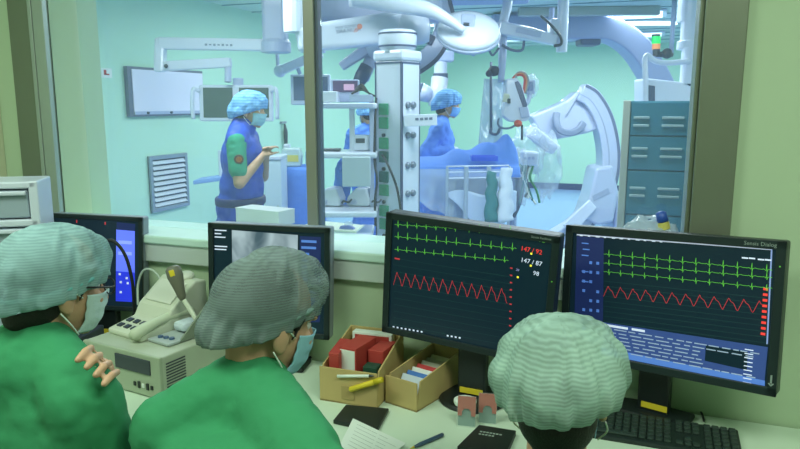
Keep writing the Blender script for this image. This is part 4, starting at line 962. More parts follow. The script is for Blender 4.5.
def hang_display(label, c0, c1, ytop0, ytop1, hpx, d, screens, handles=True, tilt=R(-4), scr=None):
    a, b = atd(c0, ytop0, d), atd(c1, ytop1, d); u = (b-a); u.z = 0; wd = u.length; u.normalize(); yw = math.atan2(u.y, u.x); hg = hpx*d/F
    c = (a+b)/2-up*hg/2; M = frame(c, yw, tilt, R(0))
    t = thing('hanging_display', c, label, 'monitor')
    MB(M).box((0, .03, 0), (wd, .06, hg)).build('housing', M_WHITE, t, bevel=.012)
    for (u0, u1, v0, v1) in screens:
        MB(M).box((wd*((u0+u1)/2-.5), -.003, hg*((v0+v1)/2-.5)), (wd*(u1-u0), .006, hg*(v1-v0))).build('screen', scr or mat('grey_green_screen', (78, 98, 96), .25), t)
    if handles:
        for s in (-1, 1): MB(M).tube(bez([(s*(wd/2-.01), -.01, hg*.32), (s*(wd/2+.035), -.03, hg*.38), (s*(wd/2+.05), -.035, 0), (s*(wd/2+.045), -.03, -hg*.45)], 6), .018, 10).build('handle', M_WHITE, t, smooth=True)
    MB(M).box((wd*.02, .05, hg*.55), (.09, .05, hg*.3)).build('bracket', M_LILAC, t, bevel=.01)
    return t
hang_display('white twin-screen display hanging on the mint wall side, behind the apron man', 198, 272, 81.5, 88, 36, DB+.05, [(.06, .46, .10, .92), (.55, .95, .10, .92)])
# second boom and display behind the mullion
D2 = 6.6
t = thing('display_arm', atd(278, 20, D2), 'sloping white spring arm carrying the small display beside the mullion', 'boom arm')
bar(MB(), atd(280, 71, D2), atd(322, 53, D2), 9, D2, .09).build('arm', M_WHITE, t, bevel=.012)
MB().ball(atd(280, 71, D2), .06).build('joint', M_WHITE, t, smooth=True)
MB().tube([atd(278, 68, D2), atd(277, 50, D2), V((atd(277, 50, D2).x, atd(277, 50, D2).y, OR_CEIL))], .018, 10).build('drop_rod', M_LILAC, t, smooth=True)
MB().tube([atd(322, 53, D2), V((*atd(322, 53, D2).xy, OR_CEIL))], .035, 12).build('post', M_WHITE, t, smooth=True)
hang_display('small white-framed display half hidden by the window mullion', 290, 330, 73.5, 75, 30, D2, [(.08, .94, .14, .92)], handles=False, scr=mat('blue_grey_screen', (92, 112, 140), .25))
MB().tube([atd(300, 74, D2), atd(295, 60, D2)], .02, 8).build('hanger', M_LILAC, t, smooth=True)

# ------------------------------------------------------------------ medical pendant: ceiling arm, neck, column, shelves
DP = 4.6
cc = atd(400.5, 150, DP); alpha = YAW+R(38)-R(0)
t = thing('medical_pendant', (cc.x, cc.y, OR_CEIL), 'big white medical supply pendant, column with green sockets and shelves hanging from ceiling arms', 'medical pendant')
Z0, Z1 = .78, atd(400, 62, DP).z
# corner nearest the camera is at x=401; left face looks towards the apron man
vx = V((math.cos(YAW-R(36)), math.sin(YAW-R(36)), 0)); vy = V((-vx.y, vx.x, 0))
cn = atd(401.5, 150, DP-.09); cn.z = 0
WL, WR = .215, .21                      # left face along -vx, right face along +vy
MPd = Matrix(((vx.x, vy.x, 0, cn.x), (vx.y, vy.y, 0, cn.y), (0, 0, 1, 0), (0, 0, 0, 1)))
MB(MPd).box((-WL/2, WR/2, (Z0+Z1)/2), (WL, WR, Z1-Z0)).build('column', M_WHITE, t, bevel=.008)
e = MB(MPd)
for (x, y) in ((-WL+.004, -.001), (-.004, -.001), (.001, .008), (.001, WR-.006)): e.box((x, y, (Z0+Z1)/2), (.007, .007, Z1-Z0-.02))
e.box((-WL/2, -.001, Z1-.012), (WL, .006, .012)).box((.001, WR/2, Z1-.012), (.006, WR, .012)); e.build('edge_lines', mat('edge_navy', (70, 84, 116), .5), t)
MB(MPd).prism([(-WL-.015, -.012, Z1), (.012, -.012, Z1), (.012, WR+.015, Z1), (-WL-.015, WR+.015, Z1)], (0, 0, .07)).build('collar', M_WHITE, t, bevel=.02)
nc = MPd @ V((-WL/2, WR/2, 0)); zc = Z1+.07
zj = atd(397, 42, DP).z
MB().lathe([(.12, -.02), (.095, .03), (.085, .05), (.085, zj-zc-.03)], Matrix.Translation((nc.x, nc.y, zc)), n=32).build('neck', M_WHITE, t, smooth=True)
MB().lathe([(.10, -.06), (.118, -.05), (.125, -.02), (.125, .03), (.12, .06), (.10, .07)], Matrix.Translation((nc.x, nc.y, zj)), n=36).build('joint_ring', M_WHITE, t, smooth=True)
for dz in (-.035, .045): MB().lathe([(.119, -.006), (.1265, -.005), (.1265, .005), (.119, .006)], Matrix.Translation((nc.x, nc.y, zj+dz)), n=36).build('joint_seam', mat('edge_navy', (70, 84, 116), .5), t)
dn_ = (nc-EYE).dot(FW)
ja = V((nc.x, nc.y, zj+.11))
al = atd(297, 40, dn_-.15); ar_ = atd(410, 26, dn_)
pl = MB(); pa = [al, al.lerp(ar_, .3), al.lerp(ar_, .75), ar_]
pl.sweep(pa, V((al-ar_).cross(up)).normalized(), .20, .18, [.86, .95, 1.05, 1.1]); pl.build('lower_ceiling_arm', M_WHITE, t, bevel=.035, seg=4)
ua_ = atd(300, 10, dn_+.1); ub = atd(440, 8, dn_+.3)
MB().sweep([ua_, ua_.lerp(ub, .5), ub], V((ua_-ub).cross(up)).normalized(), .22, .22).build('upper_ceiling_arm', M_LILAC, t, bevel=.05, seg=4)
MB().tube([al+V((0, 0, .05)), V((al.x, al.y, OR_CEIL))], .09, 20).build('ceiling_post', M_WHITE, t, smooth=False)
MB().lathe([(.085, -.1), (.13, -.08), (.14, .02), (.12, .1), (.06, .13)], Matrix.Translation(atd(411, 30, dn_)), n=28).build('arm_head', M_WHITE, t, smooth=True)
# writing on the arm
an = ((ar_-al)); an.normalize(); fn_ = an.cross(up).normalized(); fn_ = fn_ if fn_.dot(FW) < 0 else -fn_; uu = fn_.cross(an).normalized()
def on_arm(px, py):
    pl0 = al+fn_*.0945; r_ = ray(px, py); return EYE+r_*((pl0-EYE).dot(fn_)/r_.dot(fn_))
def onM(p): return Matrix(((an.x, uu.x, fn_.x, p.x), (an.y, uu.y, fn_.y, p.y), (an.z, uu.z, fn_.z, p.z), (0, 0, 0, 1)))
text('lettering', 'MAX ELEMENT', onM(on_arm(335.5, 29.3)), .026, mat('grey_print', (120, 132, 156)), t)
text('lettering', 'SIAA.NUAR', onM(on_arm(336.5, 33.6)), .034, mat('grey_print2', (96, 108, 136)), t)
q = MB(onM(on_arm(354, 32.5))); q.prism([(0, 0, 0), (.016, .03, 0), (.022, .03, 0), (.006, 0, 0)], (0, 0, .001)).prism([(.014, 0, 0), (.03, .03, 0), (.036, .03, 0), (.02, 0, 0)], (0, 0, .001)).lathe([(.013, 0), (.018, 0), (.018, .001), (.013, .001)], Matrix.Translation((.045, .035, 0)), n=18)
q.build('orange_emblem', mat('emblem_orange', (222, 140, 120), .6), t)
# sockets, gas outlets
for k, z in enumerate((atd(384, 116, DP).z, atd(384, 150, DP).z, atd(384, 184, DP).z, atd(384, 219, DP).z)):
    for dz in (.045, -.045): MB(MPd).box((-WL*.66, -.006, z+dz), (.075, .012, .075)).build('socket', mat('socket_green', (52, 150, 108), .5) if (k, dz) not in ((1, -.045), (2, .045)) else mat('socket_dark', (20, 96, 84), .5), t, bevel=.003)
    MB(MPd).lathe([(.012, 0), (.012, .012), (.001, .014)], Matrix.Translation((-WL*.66, -.001, z-.125)) @ Matrix.Rotation(R(90), 4, 'X'), n=14).build('earth_terminal', M_BLACK, t)
for z in (atd(410, 105, DP).z, atd(410, 135, DP).z, atd(410, 165, DP).z, atd(410, 194, DP).z):
    for y in (.065, .125):
        MB(MPd).lathe([(.022, 0), (.022, .012), (.016, .02), (.001, .02)], Matrix.Translation((.0, y, z)) @ Matrix.Rotation(R(90), 4, 'Y'), n=18).build('gas_outlet', mat('outlet_grey', (120, 130, 146), .4, metal=.4), t)
# name plate bracket reaching forward
lp = atd(404, 121, DP-.12); lq = atd(437, 119.5, DP-.12)
MB().sweep([lp, lq], NV, .075, .02).build('label_plate', M_WHITE, t, bevel=.003)
q = MB()
for k in range(4): q.sweep([lp.lerp(lq, .34+.14*k)-NV*.0105+V((0, 0, .008)), lp.lerp(lq, .44+.14*k)-NV*.0105+V((0, 0, .008))], NV, .016, .002)
q.build('label_print', mat('grey_print2', (96, 108, 136)), t)
# shelves
ls = lambda px, py: atd(px, py, DP)
SH = []
for py, nm in ((103, 'top'), (151, 'mid'), (208, 'low')):
    a, b = ls(316, py), ls(374, py); c = (a+b)/2; SH.append(c.z)
    MB().box((c.x, c.y, c.z-.018), ((b-a).length+.05, .36, .036), rz=YAW).build('shelf', M_WHITE, t, bevel=.01)
MB().box(ls(345, 105.5)-NV*.181, ((ls(374, 103)-ls(316, 103)).length, .006, .02), rz=YAW).build('shelf_rail', M_LILAC, t)
p = ls(352.5, 103); p2 = ls(352.5, 155); MB().box((p2.x, p2.y, (p.z+p2.z)/2), (.036, .03, p.z-p2.z), rz=YAW).build('shelf_post', M_WHITE, t, bevel=.005)
p = ls(358.5, 168.5)-NV*.22; MB().box(p, (.18, .03, .19), rz=YAW).build('hanging_panel', mat('panel_grey', (178, 196, 204), .5), t, bevel=.006)
MB().box((ls(372, 150).x, ls(372, 150).y, (SH[0]+SH[2])/2), (.03, .05, SH[0]-SH[2]+.1), rz=YAW).build('shelf_upright', M_LILAC, t, bevel=.004)
tag(MB().tube(bez([MPd @ V((-WL*.66, -.02, atd(384, 155, DP).z)), atd(388, 165, DP-.2), atd(396, 185, DP-.2), atd(400, 205, DP-.2), atd(401, 218, DP-.2), MPd @ V((-.02, -.012, atd(401, 224, DP).z))], 10), .008, 8).build('power_cable', M_RUB, None, smooth=True), 'black power cable trailing down the white pendant column from a green socket', 'cable')
tag(MB().tube(bez([atd(376, 98, DP-.1), atd(375, 125, DP-.12), atd(374.5, 160, DP-.12), atd(377, 180, DP-.14), atd(375, 200, DP-.12), atd(375.5, 226, DP-.1)], 10), .008, 8).build('power_cable', M_RUB, None, smooth=True), 'black cable running down beside the pendant shelves', 'cable')
def onshelf(name, label, cat, px, k, w_, d_, h_, m, back=0., par_front=None, bev=.006, rz=0):
    p = ls(px, 103); z = SH[k]+.004; p = V((p.x, p.y, z))+NV*back; M = Matrix.Translation(p) @ Matrix.Rotation(YAW+rz, 4, 'Z')
    tt = thing(name, p, label, cat); MB(M).box((0, 0, h_/2), (w_, d_, h_)).build('casing', m, tt, bevel=bev); return tt, M
onshelf('equipment_box', 'flat white box at the mullion end of the top pendant shelf', 'box', 328, 0, .15, .2, .07, M_WHITE, -.06)
tt, M = onshelf('vital_signs_monitor', 'small device with a dark violet screen on the top pendant shelf', 'monitor', 344.5, 0, .19, .12, .15, M_LILAC, .08)
MB(M).box((.005, -.062, .105), (.165, .006, .075)).build('screen', mat('violet_screen', (78, 66, 98), .3, emit=.3), tt); MB(M).box((.03, -.066, .10), (.07, .003, .04)).build('screen_glow', mat('pink_glow', (190, 150, 180), emit=.5), tt)
tt, M = onshelf('equipment_case', 'low grey case with trailing leads beside the small violet screen', 'case', 362, 0, .15, .2, .05, mat('case_bluegrey', (150, 166, 190), .5), -.02)
q = MB(M)
for k in range(4): q.tube(bez([(-.06, -.1+.02*k, .055), (-.0, -.06+.01*k, .08+.012*k), (.05, -.08, .06), (.09, -.05+.02*k, .04)], 6), .006, 6)
q.build('leads', M_RUB, tt, smooth=True)
tt, M = onshelf('infusion_device', 'small white device with dark display on the middle pendant shelf', 'device', 362, 1, .13, .14, .10, M_WHITE, 0, rz=R(8)); MB(M).box((-.02, -.072, .065), (.06, .005, .03)).build('display', M_DGREY, tt)
tt, M = onshelf('tablet', 'flat dark tablet lying on the middle pendant shelf near the mullion', 'tablet', 330, 1, .14, .12, .012, M_DGREY, -.05, bev=.003)
for px, lab in ((331, 'white fluid warmer unit at the mullion end of the lowest pendant shelf'), (361, 'white fluid warmer unit beside the column on the lowest pendant shelf')):
    p = V((*ls(px, 103).xy, SH[2]+.004)); M = Matrix.Translation(p) @ Matrix.Rotation(YAW+R(-12), 4, 'Z')
    tt = thing('warmer_unit', p, lab, 'device', 'white units on the lowest pendant shelf')
    MB(M).prism([(-.09, -.07, 0), (.07, -.07, 0), (.075, -.07, .05), (.05, -.07, .12), (-.02, -.07, .125), (-.085, -.07, .06)], (0, .14, 0)).build('casing', M_WHITE, tt, bevel=.012)
    MB(M).box((-.05, -.075, .03), (.07, .02, .03)).build('front_grip', M_LILAC, tt, bevel=.008)
    MB(M).tube(bez([(.08, -.04, .02), (.1, -.08, .04), (.13, -.06, .03), (.15, -.05, .05)], 6), .007, 6).build('lead', M_DGREY, tt, smooth=True)
p = ls(340, 190)+NV*.22
M = Matrix.Translation((p.x, p.y, SH[2])) @ Matrix.Rotation(YAW, 4, 'Z')
tt = thing('bin_bag', (p.x, p.y, SH[2]), 'bright blue upright bin bag at the back of the lowest pendant shelf', 'bag')
bag('bag', '', (p.x, p.y, SH[2]+.15), (.06, .05, .15), M_DRAPE, seed=2, amp=.2, par=tt)
MB(M).box((0, -.03, .25), (.06, .05, .05)).build('tied_top', M_GOWN, tt, bevel=.015)
# cupboard below the shelves (behind the sill)
a = ls(345, 225); 
tt = thing('supply_trolley', (a.x, a.y, 0), 'pale trolley with a white top standing under the pendant shelves', 'trolley')
Mx = Matrix.Translation((a.x, a.y, 0)) @ Matrix.Rotation(YAW, 4, 'Z'); zt = SH[2]-.14
MB(Mx).box((-.02, 0, zt-.02), (.42, .38, .04)).build('top', M_WHITE, tt, bevel=.01); MB(Mx).box((-.02, 0, zt/2+.02), (.38, .34, zt-.12)).build('body', mat('trolley_mint', (190, 220, 214), .5), tt, bevel=.008)
for x in (-.17, .13):
    for y in (-.14, .14): MB(Mx).ball((x, y, .04), .04, 12).build('caster', M_DGREY, tt, smooth=True)
for k in range(3): MB(Mx).box((-.02, -.172, zt*.25+k*zt*.25), (.34, .01, zt*.22)).build('drawer', M_WHITE, tt, bevel=.004)

# ------------------------------------------------------------------ surgical lamps
DL = 4.7
c = atd(468.5, 31, DL); t = thing('surgical_lamp', (c.x, c.y, OR_CEIL), 'large oval white surgical lamp head with control plate and handle strap, under the ceiling', 'surgical lamp')
# head: a lens seen from slightly above its rim
nl = (-FW*.62+up*.62+RT*.02).normalized(); xl = (RT-up*.16); xl = (xl-nl*xl.dot(nl)).normalized(); yl = nl.cross(xl)
ML = Matrix(((xl.x, yl.x, nl.x, c.x), (xl.y, yl.y, nl.y, c.y), (xl.z, yl.z, nl.z, c.z), (0, 0, 0, 1)))
MB(ML).lathe([(.02, -.055), (.16, -.05), (.205, -.03), (.216, 0), (.205, .025), (.15, .05), (.07, .063), (.001, .066)], n=48).build('lamp_head', M_WHITE, t, smooth=True)
MB(ML).lathe([(.207, -.045), (.22, -.032), (.222, -.018), (.214, -.01)], n=48).build('rim', M_LILAC, t, smooth=True)
MB(ML @ Matrix.Translation((-.01, .02, .06)) @ Matrix.Rotation(R(4), 4, 'X')).box((0, 0, 0), (.10, .15, .02)).build('control_plate', M_LILAC, t, bevel=.01)
MB(ML @ Matrix.Translation((-.02, -.03, .073))).box((0, 0, 0), (.04, .03, .006)).build('display', M_DGREY, t, bevel=.002)
MB(ML).tube([(0.05, -.06, -.05), (.05, -.06, -.09), (.05, -.06, -.15)], [.02, .022, .014], 14).build('handle', M_LILAC, t, smooth=True)
pts = bez([atd(352, -6, DL-.1), atd(395, 3, DL-.12), atd(428, 10, DL-.14), atd(448, 20, DL-.16), atd(464, 31, DL-.15)], 8)
MB().tube(pts, [.085-.062*(i/(len(pts)-1))**.8 for i in range(len(pts))], 16).build('yoke_arm', M_WHITE, t, smooth=True)
q0 = atd(352, -6, DL-.1); MB().tube([q0, V((q0.x, q0.y, OR_CEIL))], .06, 16).build('ceiling_post', M_WHITE, t, smooth=True)
# curved fork with a dark inner edge
DF = 5.4
t = thing('lamp_fork', (atd(440, 20, DF).x, atd(440, 20, DF).y, OR_CEIL), 'curved white lamp fork with a dark edge, sweeping down between pendant neck and oval lamp', 'lamp fork')
fp_ = [atd(440, 0, DF), atd(444, 20, DF), atd(440, 38, DF), atd(430, 54, DF), atd(416, 66, DF), atd(404, 71, DF)]
MB().sweep(bez(fp_, 6), NV, 17*DF/F, .08).build('fork_band', M_LILAC, t, bevel=.01)
fe = [atd(449, 0, DF-.005), atd(453, 20, DF-.005), atd(448, 41, DF-.005), atd(437, 59, DF-.005), atd(420, 72, DF-.005), atd(406, 77, DF-.005)]
MB().sweep(bez(fe, 6), NV, 4*DF/F, .09).build('dark_edge', mat('edge_slate', (72, 82, 108), .4), t)
MB().box(atd(429, 39, DF-.06), (.085, .03, .075), rz=YAW, ry=R(25)).build('fork_panel', mat('edge_slate', (72, 82, 108), .4), t, bevel=.008)
q0 = atd(440, 0, DF); MB().tube([q0, V((q0.x, q0.y, OR_CEIL))], .05, 14).build('ceiling_post', M_LILAC, t, smooth=True)
# second lamp arm seen behind the big arm
DA = 5.7
t = thing('lamp_spring_arm', (atd(375, 40, DA).x, atd(375, 40, DA).y, OR_CEIL), 'pale lamp spring arm slanting down behind the big pendant arm, dark grip at its end', 'lamp arm')
MB().sweep([atd(341, 67, DA), atd(360, 54, DA), atd(382, 36, DA)], NV, 11*DA/F, .09, [.8, 1, 1.15]).build('arm', M_LILAC, t, bevel=.015)
MB().sweep(bez([atd(382, 36, DA+.05), atd(372, 58, DA+.05), atd(362, 80, DA+.05)], 4), NV, 13*DA/F, .09).build('lower_arm', M_LILAC, t, bevel=.015)
MB().tube([atd(367, 66, DA-.02), atd(362, 76, DA-.02), atd(356, 88, DA-.02)], [.055, .06, .045], 14).build('dark_grip', mat('slate_grip', (76, 90, 116), .45), t, smooth=True)
MB().ball(atd(378, 47, DA), (.11, .11, .11), 20).build('knuckle', M_LILAC, t, smooth=True)
q0 = atd(382, 36, DA); MB().tube([q0, V((q0.x, q0.y, OR_CEIL))], .05, 14).build('ceiling_post', M_LILAC, t, smooth=True)
# grey ceiling plate above lamp
p = atd(478, 6, 6.0); o = MB().box((p.x, p.y, OR_CEIL-.10), (.9, .9, .2), rz=R(12)).build('ceiling_mount_plate', mat('mount_lilac', (140, 156, 196), .5), None, bevel=.03); tag(o, 'big grey-lilac square mount plate under the theatre ceiling above the oval lamp', 'ceiling mount')
# vertical lead-screen arm over the surgeon
DV = 7.6
t = thing('support_arm', (atd(440, 60, DV).x, atd(440, 60, DV).y, OR_CEIL), 'white tubular support arm with dark collar and square head, just above the surgeon', 'support arm')
MB().box(atd(440, 56.5, DV), (27*DV/F, .22, 11*DV/F), rz=YAW).build('head', M_LILAC, t, bevel=.02)
col(MB(), 440.5, 61, 74, 13, DV).build('upper_tube', M_WHITE, t)
col(MB(), 440.5, 73.5, 79, 15, DV).build('dark_collar', mat('edge_slate', (72, 82, 108), .4), t)
a, b = atd(440, 78, DV), atd(436, 106, DV); MB().tube([a, b], [.095, .085], 20).build('lower_tube', M_WHITE, t, smooth=True)
MB().tube([atd(432, 96, DV), atd(421, 92, DV)], [.08, .10], 16).build('elbow', M_LILAC, t, smooth=True)
MB().tube([atd(421, 92, DV), atd(417, 91, DV)], [.10, .09], 16).build('elbow_cap', mat('slate_grip', (76, 90, 116), .45), t, smooth=True)
q0 = atd(440, 52, DV); MB().tube([q0, V((q0.x, q0.y, OR_CEIL))], .07, 14).build('ceiling_post', M_LILAC, t, smooth=True)

# ------------------------------------------------------------------ draped cart beside apron man
DCt = 6.4
a, b, zt = atd(277, 168, DCt), atd(322, 168, DCt), atd(300, 166, DCt).z
c = (a+b)/2
t = thing('draped_cart', (c.x, c.y, 0), 'cart covered to the floor by a bright blue drape, behind the apron man', 'cart')
Mx = Matrix.Translation((c.x, c.y, 0)) @ Matrix.Rotation(YAW, 4, 'Z'); w2, d2 = (b-a).length/2, .24
def drape(u, v):
    a_ = 2*math.pi*u; s = .28
    x = w2*math.copysign(abs(math.cos(a_))**s, math.cos(a_)); y = d2*math.copysign(abs(math.sin(a_))**s, math.sin(a_))
    if v < .15: k = v/.15; return V((x*k, y*k, zt+.004*noise.noise(V((x*9*k, y*9*k, 0)))))
    k = (v-.15)/.85; fl = 1+.07*k+.05*k*math.sin(a_*17+2*math.sin(3*a_)); return V((x*fl, y*fl, zt-(zt-.03)*k))
q = MB(Mx); q.grid(drape, 120, 24); bmesh.ops.remove_doubles(q.bm, verts=q.bm.verts, dist=1e-4); q.build('drape', M_DRAPE, t, smooth=True)
p = atd(292, 166, DCt); M = Matrix.Translation((p.x, p.y, zt)) @ Matrix.Rotation(YAW, 4, 'Z')
tt = thing('sharps_box', (p.x, p.y, zt), 'pale plastic container with a yellow label on the blue-draped cart', 'container')
MB(M).prism([(-.09, -.06, 0), (.09, -.06, 0), (.1, -.06, .1), (.075, -.06, .17), (-.075, -.06, .17), (-.1, -.06, .1)], (0, .12, 0)).build('body', mat('frosted_plastic', (198, 220, 216), .35), tt, bevel=.015)
MB(M).box((.02, -.063, .075), (.1, .006, .06)).build('label_patch', mat('label_yellow', (226, 214, 110), .6), tt); MB(M).box((-.04, 0, .185), (.06, .06, .04)).build('lid', M_WHITE, tt, bevel=.01)
p = atd(311, 164, DCt); M = Matrix.Translation((p.x, p.y, zt))
tt = thing('blue_bottle', (p.x, p.y, zt), 'blue-capped clear bottle on the draped cart next to the mullion', 'bottle')
MB(M).lathe([(.03, 0), (.05, .01), (.05, .13), (.03, .17), (.025, .18)], n=20).build('body', mat('pale_blue_bottle', (150, 180, 230), .3), tt, smooth=True); MB(M).lathe([(.03, .17), (.034, .175), (.034, .22), (.002, .225)], n=20).build('bottle_cap', M_DRAPE, tt)
# stand with blue shelf left of the apron man
DSt = 6.0
a, b = atd(197, 181, DSt), atd(226, 177, DSt); c = atd(222, 178, DSt)
t = thing('instrument_stand', (c.x, c.y, 0), 'stand with thin pale blue shelf and white post, behind the back of the apron man', 'stand')
MB().sweep([a, b+ (b-a)*.3], up, .26, .035).build('shelf', mat('shelf_blue', (130, 170, 226), .5), t, bevel=.006)
MB().tube([(c.x, c.y, .06), (c.x, c.y, atd(222, 150, DSt).z)], .025, 14).build('post', M_WHITE, t)
for k in range(4): MB().tube([(c.x, c.y, .08), (c.x+.26*math.cos(k*1.57+.5), c.y+.26*math.sin(k*1.57+.5), .03)], .02, 8).build('leg', M_WHITE, t)
p = atd(276, 186, 6.0); Mx = Matrix.Translation((p.x, p.y, 0)) @ Matrix.Rotation(YAW, 4, 'Z'); hz = atd(276, 158, 6.0).z
t = thing('narrow_cabinet', (p.x, p.y, 0), 'tall narrow white cabinet standing between apron man and the blue-draped cart', 'cabinet')
MB(Mx).box((0, 0, hz/2), (.15, .3, hz)).build('body', mat('cabinet_pale', (196, 216, 226), .5), t, bevel=.01); MB(Mx).box((0, -.005, hz+.015), (.16, .32, .03)).build('top', M_WHITE, t, bevel=.008); MB(Mx).box((.04, -.155, hz*.6), (.012, .012, .2)).build('handle', M_STEEL, t, bevel=.003)

# ------------------------------------------------------------------ patient table
DT = 5.9
zt = atd(470, 168, DT).z
t0_ = atd(416, 168, DT+.1); t1_ = atd(511, 166, DT+.1); t0_.z = t1_.z = zt
tx = (t1_-t0_); LT = tx.length; tx.normalize(); ty = V((-tx.y, tx.x, 0))
MT = Matrix(((tx.x, ty.x, 0, t0_.x), (tx.y, ty.y, 0, t0_.y), (0, 0, 1, 0), (0, 0, 0, 1)))
t = thing('patient_table', (t0_+tx*LT/2).xy.to_3d(), 'patient table with pale mattress on a pedestal, in front of the surgeon', 'operating table')
MB(MT).box((LT/2, .0, zt-.05), (LT+.1, .56, .035)).build('table_top', M_LILAC, t, bevel=.015); MB(MT).box((LT/2, .0, zt-.012), (LT+.06, .52, .05)).build('mattress', mat('mattress_pale', (176, 206, 240), .6), t, bevel=.02)
MB(MT).box((LT*.55, .05, (zt-.07)/2), (.36, .34, zt-.07)).build('pedestal', mat('pedestal_slate', (70, 92, 120), .5), t, bevel=.03); MB(MT).box((LT*.55, .05, .05), (.75, .5, .1)).build('base', M_LILAC, t, bevel=.03)
MB(MT).tube([(0, -.30, zt-.045), (LT, -.30, zt-.045)], .012, 8).build('side_rail', M_STEEL, t)
# blue drape with the covered patient beneath it
def pd_(u, v):
    x = -.02+u*(LT+.04); y = -.37+.635*v; k = max(0, 1-((y-.0)/.27)**2)
    prof = .05+.13*math.exp(-((u-.72)/.17)**2)+.17*math.exp(-((u-.93)/.09)**2)+.07*math.exp(-((u-.42)/.1)**2)
    z = zt+.03+prof*k**.7+.02*abs(noise.noise(V((x*6, y*6, 1))))*k
    if y < -.32: z -= .08*((-.32-y)/.05)
    if y > .30: z -= .05*((y-.30)/.03)
    return V((x, y, z))
o = MB(MT).grid(pd_, 70, 40).build('surgical_drape', M_DRAPE, None, smooth=True, solid=.004); tag(o, 'crumpled blue surgical drape spread over the covered patient on the table', 'drape')
p = atd(484, 161, DT-.28); M = Matrix.Translation(p+V((0, 0, .01))) @ Matrix.Rotation(YAW, 4, 'Z')
t = thing('instrument_tray', p, 'shallow vivid blue tray lying on the drape near the gloved hands', 'tray')
tr_ = MB(M); tr_.box((0, 0, .0), (.2, .12, .012))
for cx_, cy_, sx_, sy_ in ((0, .06, .21, .01), (0, -.06, .21, .01), (.1, 0, .01, .12), (-.1, 0, .01, .12)): tr_.box((cx_, cy_, .015), (sx_, sy_, .04))
tr_.build('tray_body', mat('vivid_blue', (20, 84, 226), .4), t, bevel=.003)
# clear sheet hanging from the near table edge
def sheet(u, v):
    x = .02+u*(LT-.1); dr = .22+.16*math.sin(u*math.pi*1.0)**2+.08*noise.noise(V((u*4, 0, 3)))
    return V((x, -.395-.02*v+.03*math.sin(u*26+2*v)*v+.015*noise.noise(V((u*9, v*3, 5))), zt+.02-v*dr*1.2))
o = MB(MT).grid(sheet, 90, 16).build('plastic_sheet', M_FILM2, None, smooth=True); tag(o, 'clear milky plastic sheet hanging in folds from the near edge of the patient table', 'plastic sheet')
# white triangle of cloth under it
def tri(u, v): 
    return V((.25+u*.55, -.485+.015*math.sin(u*20), zt-.16-v*(.40*(1-abs(u-.6)*1.5))+.02*math.sin(u*9)))
o = MB(MT).grid(tri, 40, 12).build('white_cloth', mat('white_cloth', (206, 222, 244), .8, bump=.4, bscale=12), None, smooth=True, solid=.003); tag(o, 'pale cloth corner hanging below the clear sheet on the table side', 'cloth')
# rail posts and low frame in front of the table
t = thing('drip_frame', atd(466, 200, DT-.5).xy.to_3d(), 'thin pale metal frame with upright posts in front of the patient table', 'frame')
for px in (466, 488.5, 447, 509):
    a, b = atd(px, 166, DT-.45), atd(px, 190, DT-.45); MB().tube([(b.x, b.y, 0.03), (b.x, b.y, a.z)], .011 if px in (447, 509) else .018, 10).build('post', mat('rail_pale', (178, 192, 210), .4, metal=.3), t)
q = MB()
for py in (166.5, 172.5, 178.5): q.tube([atd(447, py, DT-.45), atd(509, py-1, DT-.45)], .007, 8)
q.build('rails', mat('rail_pale', (178, 192, 210), .4, metal=.3), t)
a, b = atd(447, 200, DT-.45), atd(509, 200, DT-.45); MB().tube([(a.x, a.y, .03), (b.x, b.y, .03)], .018, 8).build('foot_bar', mat('rail_pale', (178, 192, 210), .4, metal=.3), t)
# dark teal step trolley below
p = atd(455, 205, DT+.1)
# ------------------------------------------------------------------ bagged detector between table and C-arm
DG = 6.45
t = thing('bagged_detector', atd(520, 180, DG).xy.to_3d(), 'imaging head and cables wrapped in clear plastic bags at the foot of the patient table', 'detector')
def slab(mb, px, py, d, sx, sy, sz, rot): 
    p = atd(px, py, d)
    M = Matrix.Translation(p) @ Matrix.Rotation(YAW, 4, 'Z') @ Matrix.Rotation(rot, 4, 'Y'); q = MB(M); q.box((0, 0, 0), (sx, sy, sz)); return q
slab(None, 541, 140, DG+.2, .30, .3, .11, R(38)).build('detector_head', mat('detector_pale', (190, 202, 226), .4), t, bevel=.02)
slab(None, 537, 143, DG+.03, .26, .06, .02, R(38)).build('detector_ridge', M_LILAC, t, bevel=.006)
slab(None, 529, 158, DG-.1, .155, .14, .13, R(4)).build('junction_box', M_WHITE, t, bevel=.02)
q = MB()
for k in range(3): p = atd(525+4*k, 158, DG-.18); q.tube([p, p-NV*.012], .014, 12)
q.build('junction_ports', M_LILAC, t)
for k, (m_, px) in enumerate(((mat('teal_lead', (28, 120, 120), .5), 522), (mat('teal_lead', (28, 120, 120), .5), 526), (M_PAPER, 524), (M_PAPER, 530), (mat('green_lead', (60, 140, 90), .5), 533), (M_DGREY, 528))):
    MB().tube(bez([atd(px, 166, DG-.1), atd(px+random.uniform(-4, 4), 178, DG-.12), atd(px+random.uniform(-5, 5), 190, DG-.1), atd(px+random.uniform(-5, 7), 201+random.uniform(-4, 5), DG-.1)], 6), .011, 8).build('lead', m_, t, smooth=True)
bag('bag', '', atd(528, 150, DG+.1), (.17, .2, .22), M_FILM, seed=11, amp=.35, par=t)
bag('bag', '', atd(548, 166, DG+.15), (.13, .16, .30), M_FILM, seed=15, amp=.4, par=t)
bag('bag', '', atd(519, 178, DG-.1), (.08, .10, .28), M_FILM, seed=19, amp=.35, par=t)
